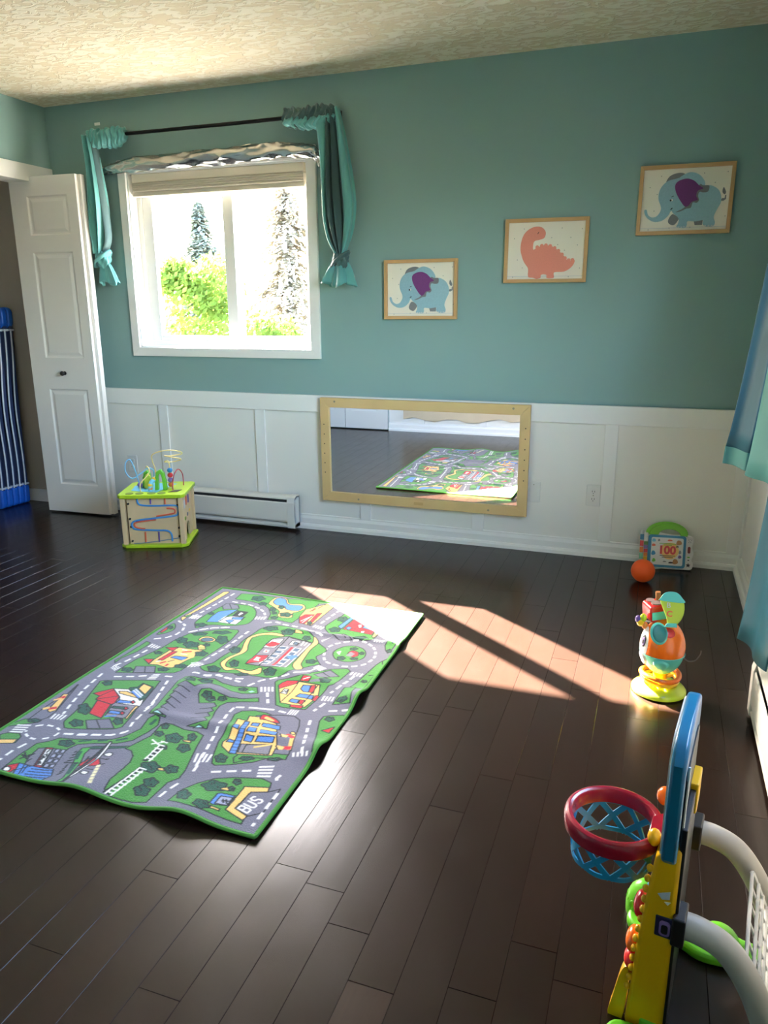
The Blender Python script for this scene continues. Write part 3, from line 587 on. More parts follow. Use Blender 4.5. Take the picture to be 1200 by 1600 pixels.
# ------------------------------------------------------------------ play rug: the woven print is drawn into the colours of its tufts
RUGC = dict(r=(104,103,118),g=(62,132,52),G=(60,150,60),d=(14,74,58),k=(18,26,30),w=(222,222,218),t=(222,180,104),R=(188,26,40),b=(72,124,196),h=(118,116,126),D=(70,92,116),c=(150,205,205),W=(190,195,215),e=(150,152,175),y=(214,205,160))
RW, RL = 1003, 1490
RUG = [
('p','t','k',0,[58,1456,36,1446,22,1124,46,1096,40,1177,66,1448]),
('p','g','k',0,[134,1388,128,1452,205,1464,315,1464,406,1475,509,1483,522,1454,514,1336,503,1224,451,1230,413,1234,390,1220,373,1281,333,1337,290,1368,217,1383,145,1385]),
('p','g','',0,[452,1490,595,1499,514,1460,486,1475]),
('P','g','k',0,[131,1067,108,1106,106,1190,123,1311,126,1325,179,1336,245,1333,294,1292,325,1228,332,1159,300,1128,255,1110,194,1100,161,1072,148,1052]),
('p','r','k',0,[121,1297,124,1327,148,1332,185,1325,208,1294,180,1278,146,1264]),
('l','k','',3,[140,1327,179,1280]),
('l','k','',3,[121,1297,148,1262]),
('l','k','',3,[185,1325,209,1295]),
('p','b','k',0,[139,1232,166,1258,210,1282,199,1185,201,1132,151,1120,141,1177]),
('p','k','',0,[224,1205,216,1271,270,1271,273,1210]),
('p','w','',0,[241,1230,240,1258,255,1251,251,1221]),
('p','w','k',0,[199,1185,224,1205,286,1215,287,1132,201,1132]),
('p','b','k',0,[234,1197,281,1213,283,1184,240,1177]),
('p','b','k',0,[222,1157,234,1170,258,1169,255,1135]),
('l','k','',3,[203,1144,214,1275]),
('l','w','',3,[197,1142,199,1203]),
('b','d','k',0,[110,1095,185,1074,161,1112,135,1057]),
('b','d','k',0,[97,1218,142,1196,123,1227,116,1187]),
('b','d','k',0,[184,1443,281,1405,249,1465,217,1383]),
('b','d','k',0,[329,1355,384,1310,356,1364,357,1301]),
('b','d','k',0,[382,1260,429,1242,414,1271,397,1231]),
('b','d','k',0,[363,1309,402,1285,385,1317,380,1278]),
('b','d','k',0,[252,1388,314,1363,293,1402,274,1349]),
('P','t','k',0,[304,1392,305,1461,358,1465,397,1418,454,1431,487,1390,473,1347,459,1323,476,1280,444,1263,409,1275,392,1325,332,1369]),
('P','b','k',0,[315,1416,317,1460,356,1457,393,1410,458,1412,473,1385,464,1356,414,1352,389,1382,344,1386]),
('b','d','k',0,[397,1315,478,1281,452,1333,424,1262]),
('b','d','k',0,[356,1384,404,1352,383,1393,377,1343]),
('p','t','k',0,[503,1296,494,1379,578,1504,603,1512,591,1225,531,1239]),
('p','R','k',0,[506,1290,517,1331,555,1341,557,1237,533,1234]),
('l','w','',4,[530,1257,545,1304]),
('l','w','',4,[543,1244,550,1324]),
('p','R','k',0,[569,1252,560,1358,579,1367,583,1263]),
('b','d','k',0,[555,1265,595,1233,577,1273,574,1225]),
('l','k','',4,[522,1364,526,1410]),
('l','R','',5,[528,1372,533,1406]),
('l','k','',4,[542,1409,547,1443]),
('l','k','',4,[538,1453,569,1464]),
('p','g','k',0,[659,1220,650,1246,662,1320,674,1360,678,1424,704,1484,758,1528,797,1503,876,1418,905,1391,893,1262,882,1167,851,1156,811,1164,762,1195,725,1161,700,1174]),
('p','r','k',0,[717,1168,723,1187,756,1198,807,1152,757,1140]),
('l','k','',3,[749,1191,777,1157]),
('b','d','k',0,[657,1354,728,1313,704,1371,681,1297]),
('b','d','k',0,[667,1240,737,1208,717,1257,688,1191]),
('b','d','k',0,[796,1190,873,1169,857,1211,813,1148]),
('p','b','k',0,[702,1258,721,1391,737,1388,724,1239]),
('p','R','k',0,[731,1240,741,1377,778,1396,856,1340,863,1296,865,1225]),
('p','k','',0,[762,1319,767,1374,811,1359,804,1327]),
('p','w','',0,[760,1342,765,1379,771,1375,768,1333]),
('p','b','k',0,[804,1276,807,1306,863,1296,861,1262]),
('p','b','k',0,[738,1253,744,1272,763,1262,758,1238]),
('p','w','',0,[778,1295,788,1305,798,1280,792,1272]),
('p','t','k',0,[871,1211,866,1286,890,1272,884,1199]),
('p','w','',0,[812,1245,824,1249,826,1233,817,1230]),
('p','g','k',0,[951,1228,967,1288,1001,1461,995,1434,997,1212,994,1185,982,1086,965,1110,951,1145]),
('p','b','k',0,[971,1177,985,1187,986,1172,975,1163]),
('b','d','k',0,[966,1120,996,1096,986,1127,977,1089]),
('P','g','k',0,[782,1017,779,1055,799,1092,833,1109,873,1098,899,1067,907,1022,886,986,854,971,811,979]),
('b','d','k',0,[822,1092,863,1079,853,1103,831,1068]),
('b','d','k',0,[803,1005,849,983,835,1016,817,972]),
('b','d','k',0,[872,1067,901,1048,891,1074,882,1042]),
('b','d','k',0,[856,1009,894,999,886,1019,864,988]),
('P','R','k',0,[836,1036,841,1067,869,1062,879,1031,861,1016]),
('p','w','',0,[788,1039,802,1053,809,1016]),
('p','h','',0,[833,1020,841,1057,863,1045,857,1016]),
('c','w','',9,[753,997,740,1052,752,1097,784,1128,825,1153,872,1148,916,1113,941,1062,943,1016,927,968,891,942,848,932,803,939,775,957,753,997]),
('p','g','k',0,[955,843,974,944,983,1011,997,1044,996,1072,1005,861]),
('p','g','k',0,[947,787,973,980,984,1020,999,980,994,816,994,784,973,777]),
('p','g','k',0,[932,663,931,774,969,787,973,738,990,676]),
('b','d','k',0,[961,854,990,841,983,861,969,833]),
('b','d','k',0,[930,700,980,683,968,713,943,670]),
('l','k','',4,[977,893,990,902]),
('p','g','k',0,[994,365,932,557,933,588,953,602,995,617,1004,568,1000,367]),
('b','d','k',0,[936,589,981,571,969,600,949,559]),
('p','R','k',0,[961,507,992,541,990,501]),
('P','g','k',0,[373,736,369,748,390,787,393,835,400,924,395,1015,402,1071,413,1141,465,1182,529,1181,606,1163,648,1134,693,1086,744,1043,740,1002,732,971,772,919,765,917,709,852,673,779,629,756,587,754,525,749,463,741,399,723]),
('P','t','k',0,[415,805,416,843,433,916,410,989,401,1038,424,1084,477,1113,523,1107,526,1092,462,1086,428,1058,418,1033,435,977,456,924,438,860,433,821,448,789,483,783,513,785,553,785,574,810,587,810,596,778,567,760,529,764,497,775,466,760,438,777]),
('P','t','k',0,[675,886,671,931,666,1016,665,1087,648,1134,668,1120,689,1085,685,1023,697,931,705,896,725,867,712,846,694,856]),
('p','h','k',0,[510,824,502,975,496,1013,499,1061,549,1102,657,1084,665,1077,664,846,594,822,568,822]),
('p','w','k',0,[500,979,499,1051,543,1077,546,1025,545,991]),
('p','R','',0,[499,999,507,1038,525,1039,548,1031,539,1003,522,991]),
('p','R','k',0,[510,824,505,907,555,924,561,851]),
('p','w','',0,[523,861,517,897,537,894,534,883,547,860,529,859]),
('p','w','',0,[521,941,517,965,535,966,540,943]),
('p','R','',0,[524,947,525,959,532,958,533,946]),
('p','D','w',0,[560,986,560,1012,591,1014,591,988]),
('p','D','w',0,[619,988,620,1018,646,1019,646,987]),
('p','D','w',0,[560,948,560,974,591,976,591,951]),
('p','D','w',0,[619,951,619,980,645,981,645,950]),
('p','D','w',0,[561,912,560,936,591,939,591,914]),
('p','D','w',0,[618,914,619,943,644,944,644,914]),
('p','D','w',0,[561,876,560,900,590,903,591,879]),
('p','D','w',0,[618,879,618,907,644,908,643,879]),
('p','D','w',0,[561,841,561,865,590,868,590,844]),
('p','D','w',0,[617,844,618,872,643,873,643,844]),
('l','R','',9,[614,846,608,1016]),
('l','k','',4,[568,822,553,1104]),
('l','w','',4,[662,847,661,1070]),
('p','w','k',0,[584,1033,582,1074,619,1076,618,1038]),
('p','D','k',0,[598,1043,595,1068,613,1064,617,1042]),
('l','w','',5,[633,1045,629,1085]),
('l','w','',5,[645,1049,645,1080]),
('l','k','',6,[563,1094,659,1080]),
('p','b','',0,[620,942,651,962,665,952,652,915]),
('b','d','k',0,[487,1153,571,1121,545,1173,514,1101]),
('p','t','k',0,[549,1166,585,1156,596,1143,559,1141]),
('b','d','k',0,[599,1128,652,1098,633,1140,618,1087]),
('b','d','k',0,[405,1156,490,1134,468,1177,428,1113]),
('b','d','k',0,[434,835,499,798,470,847,464,786]),
('b','d','k',0,[369,944,446,901,413,959,403,886]),
('b','d','k',0,[381,766,456,739,429,783,409,722]),
('b','d','k',0,[589,815,663,780,637,832,616,764]),
('b','d','k',0,[701,941,759,920,743,956,718,905]),
('b','d','k',0,[506,752,569,748,557,769,519,730]),
('p','g','k',0,[90,616,87,674,91,731,122,848,129,923,150,995,204,1036,268,1080,323,1088,335,1075,346,998,339,884,330,794,310,741,307,705,294,684,199,650]),
('p','r','k',0,[150,637,128,683,197,707,225,663]),
('l','k','',3,[161,695,190,651]),
('p','t','k',0,[162,713,156,753,164,843,171,876,230,876,289,881,293,867,287,817,275,766,263,716,238,712,195,720]),
('p','R','k',0,[117,744,154,757,159,717]),
('p','R','k',0,[172,754,180,838,200,841,191,758]),
('p','R','k',0,[134,858,182,874,180,838]),
('p','b','k',0,[205,789,214,806,268,811,265,781]),
('l','R','',8,[198,735,209,752]),
('l','R','',8,[230,723,230,736]),
('l','R','',8,[222,843,251,858]),
('l','w','',5,[209,863,230,861]),
('l','w','',5,[223,829,251,829]),
('l','w','',5,[175,741,185,753]),
('l','k','',4,[217,755,232,774]),
('l','t','',10,[262,771,285,821]),
('b','d','k',0,[81,658,150,641,126,673,106,626]),
('b','d','k',0,[208,702,271,688,251,716,228,673]),
('b','d','k',0,[250,744,321,732,301,761,271,714]),
('b','d','k',0,[167,926,265,896,231,948,202,874]),
('b','d','k',0,[115,950,198,916,164,967,150,899]),
('b','d','k',0,[149,1011,236,1003,216,1034,170,980]),
('b','d','k',0,[224,1048,322,1043,303,1075,244,1017]),
('b','d','k',0,[264,1013,357,960,315,1030,307,943]),
('b','d','k',0,[260,866,339,840,311,884,289,822]),
('b','d','k',0,[256,936,298,919,282,945,272,910]),
('b','d','k',0,[111,815,160,802,143,826,128,791]),
('p','t','k',0,[250,903,251,924,275,917,295,893,270,880]),
('l','g','',4,[260,896,288,901]),
('P','t','k',0,[219,959,221,987,249,997,283,982,284,958,251,947]),
('P','D','k',0,[228,960,232,978,256,986,277,976,272,960,248,952]),
('P','g','k',0,[28,947,24,1007,28,1061,53,1040,67,1005,56,968]),
('p','R','k',0,[27,969,23,1030,40,1002,38,965]),
('b','d','k',0,[20,1035,63,1010,41,1042,43,1002]),
('p','g','k',0,[21,697,27,751,30,878,51,873,56,856,51,784,32,720,36,679]),
('p','g','k',0,[23,1142,42,1174,49,1164,44,1138]),
('p','g','k',0,[394,404,368,528,350,629,361,658,404,667,458,692,506,671,557,664,636,685,659,648,609,625,568,624,511,648,463,656,441,624,434,607,387,620,369,595,382,588,379,555,389,550,388,523,399,519,398,489,410,486,403,454,413,446,405,426,453,411,455,405]),
('p','c','k',0,[402,411,412,425,443,411]),
('b','d','k',0,[362,650,421,634,401,664,382,620]),
('b','d','k',0,[407,669,478,657,460,687,426,639]),
('b','d','k',0,[574,661,620,650,608,672,587,639]),
('p','c','',0,[621,648,632,658,643,654,633,645]),
('l','k','',3,[374,593,433,577]),
('l','k','',3,[383,556,443,540]),
('l','k','',3,[392,521,445,505]),
('l','k','',3,[400,486,445,472]),
('l','k','',3,[403,454,439,445]),
('l','k','',3,[369,595,386,617]),
('l','k','',3,[379,555,382,588]),
('l','k','',3,[388,523,390,551]),
('l','k','',3,[400,486,401,518]),
('l','k','',3,[403,454,409,484]),
('p','g','k',0,[501,528,467,578,465,600,492,611,534,597,582,587,627,595,676,623,689,599,636,579,590,559,578,533,583,498,619,391,547,388,594,424,597,428,570,452,583,466,562,484,576,499,557,514,569,528,550,545]),
('p','c','k',0,[572,385,584,402,606,393]),
('l','k','',3,[525,496,557,514]),
('l','k','',3,[528,465,563,484]),
('l','k','',3,[539,423,571,451]),
('l','k','',3,[547,388,594,424]),
('b','d','k',0,[471,591,529,568,507,603,493,556]),
('b','d','k',0,[501,570,551,553,534,581,519,542]),
('b','d','k',0,[541,580,586,567,572,591,555,556]),
('P','g','k',0,[162,276,153,293,140,366,91,519,90,548,169,581,273,614,289,596,318,472,348,340,348,314,313,291,199,255,175,263]),
('p','r','k',0,[215,314,282,348,333,305,255,275]),
('l','k','',3,[247,327,294,288]),
('p','h','k',0,[256,356,229,426,217,479,276,443,318,450,330,389,320,365]),
('p','w','k',0,[162,515,217,530,304,498,319,465,326,445,245,439,220,476]),
('p','t','k',0,[192,506,220,515,276,500,280,489,205,495]),
('p','R','k',0,[118,464,162,515,218,476,231,435,226,425,153,434,152,456]),
('p','R','k',0,[195,353,163,432,224,425,253,342]),
('l','k','',3,[153,434,210,477]),
('l','k','',3,[152,456,170,510]),
('p','b','k',0,[232,439,233,459,276,465,282,452]),
('p','R','k',0,[277,462,279,472,293,463,292,450]),
('p','d','k',0,[239,408,239,419,281,426,289,410]),
('p','R','k',0,[282,419,286,428,300,418,296,407]),
('p','b','k',0,[251,376,248,393,288,396,295,381]),
('p','R','k',0,[289,389,289,400,304,394,304,380]),
('l','b','',7,[257,355,287,371]),
('p','d','k',0,[215,530,213,541,236,553,236,582,287,571,295,557,311,500,301,478,283,490]),
('p','t','k',0,[245,544,241,579,283,569,292,517]),
('l','W','',6,[236,529,291,497]),
('l','W','',6,[238,538,289,508]),
('l','b','',6,[236,521,286,493]),
('p','t','k',0,[327,367,312,441,323,443,330,389,336,363]),
('b','d','k',0,[86,549,147,530,122,562,112,518]),
('b','d','k',0,[112,393,209,347,156,409,166,332]),
('b','d','k',0,[160,302,239,279,206,318,194,263]),
('b','d','k',0,[285,359,349,331,318,371,317,319]),
('p','r','k',0,[38,246,31,321,31,419,37,432,25,496,29,494,85,325,88,284,65,249]),
('p','t','k',0,[53,321,26,425,43,431,80,331,69,314]),
('l','R','',12,[33,392,43,411]),
('l','R','',12,[52,332,67,344]),
('l','t','',12,[34,326,45,337]),
('l','k','',3,[44,427,26,497]),
('l','t','',8,[26,382,40,399]),
('p','g','k',0,[-13,188,24,255,63,269,82,265,81,251,56,235]),
('b','d','k',0,[28,260,90,254,71,275,48,239]),
('p','g','k',0,[22,154,38,172,77,180,95,167,106,133,80,122,41,136]),
('p','t','k',0,[24,127,96,152,101,130,44,109]),
('p','g','k',0,[176,13,168,83,170,153,199,178,214,202,259,211,323,231,371,250,399,279,420,325,407,381,420,403,439,399,456,364,451,316,435,264,399,235,337,214,292,192,281,164,282,149,238,149,212,143,195,134,202,89,219,56,200,55,192,24]),
('p','G','k',0,[375,8,381,31,366,68,343,116,321,154,318,180,348,201,409,222,445,236,453,231,402,206,343,183,346,157,367,118,384,69,399,27,395,14]),
('l','d','',8,[283,207,313,224]),
('l','d','',8,[336,229,359,240]),
('l','d','',8,[387,250,412,268]),
('l','d','',9,[433,356,434,384]),
('l','d','',9,[341,190,437,226]),
('l','d','',11,[378,51,356,109]),
('l','d','',11,[341,126,326,162]),
('b','d','k',0,[214,193,293,177,264,210,244,160]),
('p','R','k',0,[251,55,213,145,236,151,277,60]),
('p','w','k',0,[253,63,220,140,238,144,270,66]),
('l','k','',4,[256,68,249,83,261,73]),
('l','k','',4,[246,87,244,95]),
('l','k','',4,[248,91,238,108,250,100]),
('l','k','',4,[237,113,241,120,248,108]),
('l','k','',4,[235,124,233,132]),
('l','k','',4,[234,130,233,141]),
('p','e','k',0,[254,132,248,149,261,152,267,134]),
('p','e','k',0,[272,136,267,153,279,156,285,138]),
('p','e','k',0,[262,108,257,125,270,128,276,111]),
('p','e','k',0,[280,112,275,129,288,132,294,114]),
('p','e','k',0,[271,85,266,101,279,105,284,87]),
('p','e','k',0,[289,89,284,105,297,109,302,91]),
('p','e','k',0,[279,62,274,78,287,81,293,65]),
('p','e','k',0,[297,66,292,82,305,85,310,68]),
('p','b','k',0,[225,3,200,55,243,56,318,62,338,32,323,8]),
('l','k','',3,[253,45,321,55]),
('l','k','',3,[254,32,330,45]),
('l','k','',3,[255,19,331,32]),
('l','k','',3,[254,8,327,20]),
('l','k','',3,[243,20,230,57]),
('l','k','',3,[216,27,242,52]),
('l','k','',3,[238,13,219,56]),
('p','R','k',0,[187,3,177,19,179,36,200,55,212,31,210,14,200,1]),
('P','w','k',0,[180,14,180,28,194,27,200,16,190,10]),
('l','k','',5,[184,72,197,99]),
('l','k','',5,[174,91,205,79]),
('l','k','',5,[173,103,197,82]),
('l','k','',5,[199,88,205,108]),
('l','k','',4,[214,65,216,83]),
('l','k','',5,[325,109,336,119]),
('l','k','',5,[349,41,356,54]),
('l','k','',5,[321,124,329,132]),
('l','k','',5,[347,55,351,67]),
('l','k','',5,[317,139,322,146]),
('l','k','',5,[344,69,345,81]),
('l','k','',5,[312,153,314,160]),
('l','k','',5,[342,84,340,94]),
('l','k','',5,[322,100,364,109]),
('p','R','k',0,[375,96,371,114,379,145,405,151,429,126,422,112,395,100]),
('l','k','',10,[396,13,377,237]),
('p','w','k',0,[398,15,395,57,397,143,373,238,381,235,395,192,403,154,403,108,404,55]),
('P','w','k',0,[403,174,411,187,425,185,427,171,414,168]),
('P','w','k',0,[410,67,414,77,431,75,433,64,424,59]),
('l','k','',4,[408,152,431,152]),
('l','k','',4,[423,152,433,158]),
('l','k','',4,[411,90,432,91]),
('l','k','',5,[369,148,376,122]),
('l','k','',4,[434,125,439,132]),
('l','y','',10,[430,118,434,109]),
('l','y','',10,[438,102,442,93]),
('l','y','',10,[446,86,450,77]),
('l','y','',10,[454,70,457,61]),
('l','y','',10,[462,54,465,46]),
('l','y','',10,[469,39,473,31]),
('p','g','k',0,[524,28,508,72,502,165,489,196,467,217,442,221,472,305,463,371,471,383,499,383,553,369,595,371,627,359,642,299,678,183,682,148,663,119,663,25,623,15,557,12]),
('b','d','k',0,[464,334,514,315,493,344,485,305]),
('b','d','k',0,[458,378,503,357,482,387,479,348]),
('b','d','k',0,[501,333,593,301,558,353,537,282]),
('b','d','k',0,[571,355,626,324,599,365,598,314]),
('p','t','k',0,[580,317,606,321,613,311,587,310]),
('b','d','k',0,[574,294,643,266,615,309,603,252]),
('b','d','k',0,[522,180,619,152,584,201,559,131]),
('p','t','k',0,[592,169,612,176,623,164,603,161]),
('b','d','k',0,[601,188,670,166,645,203,628,151]),
('b','d','k',0,[581,118,653,94,625,134,610,79]),
('b','d','k',0,[576,82,658,51,624,98,612,35]),
('b','d','k',0,[539,272,566,256,552,276,553,252]),
('l','k','',13,[535,18,549,154]),
('l','k','',13,[536,189,543,273]),
('l','w','',5,[537,15,545,153]),
('l','w','',5,[555,15,562,143]),
('l','w','',5,[535,26,557,26]),
('l','w','',5,[537,41,558,41]),
('l','w','',5,[538,57,560,56]),
('l','w','',5,[539,72,561,71]),
('l','w','',5,[540,88,562,87]),
('l','w','',5,[542,104,564,103]),
('l','w','',5,[543,120,565,119]),
('l','w','',5,[544,136,567,135]),
('l','w','',5,[546,153,568,151]),
('l','w','',5,[532,195,530,269]),
('l','w','',5,[551,190,549,258]),
('l','w','',5,[532,202,555,200]),
('l','w','',5,[530,219,553,217]),
('l','w','',5,[528,236,551,234]),
('l','w','',5,[525,254,549,252]),
('l','w','',5,[523,272,547,270]),
('l','w','',5,[521,290,545,288]),
('l','w','',5,[489,289,530,269]),
('l','w','',5,[502,268,529,286]),
('p','g','k',0,[721,39,724,101,745,141,779,178,831,203,905,224,938,215,944,196,937,92,947,32,843,33,781,30]),
('p','t','k',0,[881,66,876,175,942,195,948,176,904,159,900,82,945,66,943,46]),
('p','r','k',0,[902,83,904,159,948,175,974,199,977,93,947,66]),
('p','b','k',0,[830,71,825,119,833,125,873,129,879,84,839,67]),
('p','e','k',0,[843,75,839,112,872,119,875,83]),
('l','k','',4,[852,102,861,88]),
('l','k','',4,[860,104,871,89]),
('l','k','',4,[853,93,869,101]),
('t','w','BUS',0,[939,77,956,146,954,101,913,87]),
('b','d','k',0,[780,66,851,41,825,82,807,26]),
('p','t','k',0,[839,61,868,61,869,52,843,51]),
('b','d','k',0,[708,96,783,57,749,110,744,44]),
('b','d','k',0,[746,159,849,134,819,184,777,109]),
('b','d','k',0,[826,196,866,177,850,205,842,169]),
('p','t','k',0,[819,145,839,159,847,141,822,139]),
('b','d','k',0,[833,160,863,146,851,167,845,140]),
('p','g','k',0,[731,240,716,269,690,343,680,403,653,501,665,528,704,544,742,546,787,534,891,335,844,285,789,252,744,233]),
('p','g','k',0,[777,284,787,328,913,360,924,358,927,325,883,315,836,305,791,261]),
('p','r','k',0,[725,519,799,549,844,557,869,542,884,507,926,348,879,343,784,333]),
('p','t','k',0,[712,326,703,347,709,368,676,482,712,480,704,509,741,515,811,495,870,381,879,331,754,299]),
('p','b','k',0,[751,301,707,475,723,477,773,303]),
('l','k','',2,[714,454,732,457]),
('l','k','',2,[718,436,737,439]),
('l','k','',2,[723,418,741,421]),
('l','k','',2,[728,400,746,403]),
('l','k','',2,[732,383,750,386]),
('l','k','',2,[737,365,754,368]),
('l','k','',2,[741,348,759,352]),
('l','k','',2,[745,332,763,335]),
('l','k','',2,[750,315,767,318]),
('p','b','k',0,[693,420,690,442,707,442,718,413]),
('p','b','k',0,[712,351,713,367,733,364,736,353]),
('p','b','k',0,[739,456,735,475,759,480,763,458]),
('p','b','k',0,[748,413,741,443,767,446,778,417]),
('p','b','k',0,[760,373,753,402,782,400,786,373]),
('p','h','k',0,[775,312,761,355,828,373,855,376,863,334]),
('l','R','',11,[793,354,813,354]),
('l','k','',5,[797,363,836,363]),
('l','k','',3,[818,357,844,336]),
('p','b','k',0,[771,464,767,486,828,487,837,464]),
('p','b','k',0,[787,417,783,442,839,448,844,425]),
('p','b','k',0,[796,380,793,404,845,416,851,390]),
('p','h','k',0,[787,316,779,356,852,384,867,333]),
('l','t','',7,[787,414,769,467]),
('l','t','',7,[808,353,854,385]),
('P','R','k',0,[745,505,742,531,761,532,793,522,817,503,797,500,764,505]),
('P','t','',0,[756,513,761,525,796,510,783,505]),
('l','t','',14,[917,374,889,463]),
('l','k','',3,[926,365,895,465]),
('P','t','k',0,[877,458,878,470,891,466,891,454]),
('l','R','',14,[874,445,898,434]),
('l','t','',14,[858,433,876,433]),
('l','R','',14,[894,377,914,379]),
('l','t','',14,[873,376,892,374]),
('l','k','',4,[850,442,864,422]),
('l','k','',4,[867,380,881,364]),
('b','d','k',0,[712,284,775,255,749,298,738,242]),
('b','d','k',0,[788,296,843,293,832,312,799,277]),
('b','d','k',0,[868,318,922,318,914,334,877,302]),
('p','g','k',0,[752,601,678,739,680,756,742,801,770,830,771,848,804,877,832,900,882,921,900,905,885,786,871,773,871,726,865,662,858,608,824,600,779,595]),
('p','r','k',0,[785,835,828,889,877,854,813,819]),
('l','k','',3,[806,864,848,838]),
('p','t','k',0,[710,705,705,740,729,767,755,770,839,770,863,699,849,620,758,621]),
('p','R','k',0,[712,702,700,722,703,744,714,764,755,774,755,757]),
('l','k','',3,[758,621,764,696,757,770]),
('p','w','k',0,[731,677,730,708,747,710,754,677]),
('l','k','',3,[735,682,737,699,747,686,745,706]),
('p','b','k',0,[784,727,781,754,808,759,820,716,801,713]),
('p','R','k',0,[818,719,811,760,825,765,839,713]),
('p','b','k',0,[789,674,796,698,847,701,850,676]),
('p','b','k',0,[782,637,784,657,811,658,815,634]),
('p','R','k',0,[817,638,814,660,831,662,833,632]),
('p','R','k',0,[852,673,853,705,867,701,867,666]),
('p','R','k',0,[801,606,798,620,841,628,842,610]),
('p','R','k',0,[759,775,756,808,788,811,791,778]),
('l','w','',4,[766,786,784,801]),
('p','r','',0,[794,788,823,806,831,788,796,776]),
('b','d','k',0,[813,819,875,791,856,834,833,776]),
('l','k','',3,[834,651,832,768]),
('d','w','',9,[95,1441,65,1139]),
('d','w','',9,[148,1014,177,1047,215,1075,261,1091,289,1104]),
('d','w','',9,[140,1356,186,1352,239,1344,293,1323,335,1293,368,1243]),
('d','w','',9,[397,1188,435,1212,481,1199,541,1197,595,1187,656,1158]),
('d','w','',9,[373,1088,364,968,357,870,348,782]),
('d','w','',9,[370,692,424,697,458,722,502,707,561,724]),
('d','w','',9,[601,684,625,733,665,768,707,804,742,837,769,869]),
('d','w','',9,[646,1464,640,1417,631,1345,620,1258]),
('d','w','',9,[573,1191,635,1173,696,1140]),
('d','w','',9,[738,836,760,861,775,893]),
('d','w','',9,[927,872,917,818,910,775,896,734]),
('d','w','',9,[903,664,888,611]),
('d','w','',9,[937,625,998,646]),
('d','w','',9,[903,550,915,504,932,452,949,403,964,355]),
('d','w','',9,[688,662,721,604]),
('d','w','',9,[629,536,630,493,645,423,659,370,679,291,694,216]),
('d','w','',9,[636,544,670,554,705,562,760,571]),
('d','w','',9,[695,559,760,571,804,568]),
('d','w','',9,[309,624,336,536,355,463,359,435]),
('d','w','',9,[33,1092,84,1063,104,1018,104,974,85,935,38,902]),
('d','w','',9,[141,1008,165,1034,212,1072,263,1095]),
('d','w','',9,[50,661,67,713,77,788,82,835]),
('d','w','',9,[108,588,173,612,212,633]),
('d','w','',9,[280,652,304,656]),
('d','w','',9,[370,692,415,698,447,718,500,711,559,698]),
('d','w','',9,[51,590,69,479,95,387,118,323]),
('d','w','',9,[339,525,364,451,367,402,366,360,376,330]),
('d','w','',9,[209,226,257,236,304,253,348,268,378,291,390,312]),
('d','w','',9,[212,227,352,269,384,300]),
('d','w','',9,[141,140,131,100,134,46]),
('d','w','',9,[754,203,801,223,855,245]),
('d','w','',9,[698,214,704,174]),
('d','w','',9,[694,123,685,88,683,53]),
('d','w','',9,[976,179,975,145,977,93,977,37]),
('c','w','',8,[86,196,85,215,95,235,118,247,151,248,179,238,190,219,185,198,168,180,140,170,108,178,86,196]),
('d','w','',9,[946,254,942,238,954,221]),
('z','w','',0,[78,1131,89,1159,63,1175,56,1136]),
('z','w','',0,[332,1206,326,1235,376,1246,381,1218]),
('z','w','',0,[325,747,362,773,325,788,305,776]),
('z','w','',0,[600,1217,603,1241,656,1231,651,1206]),
('z','w','',0,[699,1099,707,1133,725,1161,689,1116]),
('z','w','',0,[894,1161,898,1186,944,1183,938,1163]),
('z','w','',0,[757,887,795,869,809,900,770,914]),
('z','w','',0,[905,877,907,902,958,899,955,875]),
('z','w','',0,[660,660,644,690,693,707,707,680]),
('z','w','',0,[881,679,879,709,927,706,927,680]),
('z','w','',0,[812,560,812,592,845,596,845,564]),
('z','w','',0,[939,340,931,358,986,368,991,350]),
('z','w','',0,[675,225,660,268,716,280,720,241]),
('z','w','',0,[887,223,923,235,908,295,867,277]),
('z','w','',0,[310,737,310,769,377,765,362,746]),
('z','w','',0,[230,609,260,619,253,664,228,655]),
('z','w','',0,[62,838,62,869,116,856,110,836]),
('z','w','',0,[55,1129,53,1165,100,1175,101,1133]),
('z','w','',0,[78,625,84,654,44,668,46,641]),
('z','w','',0,[98,281,90,313,142,320,143,289]),
('z','w','',0,[40,174,81,184,72,237,27,225])]
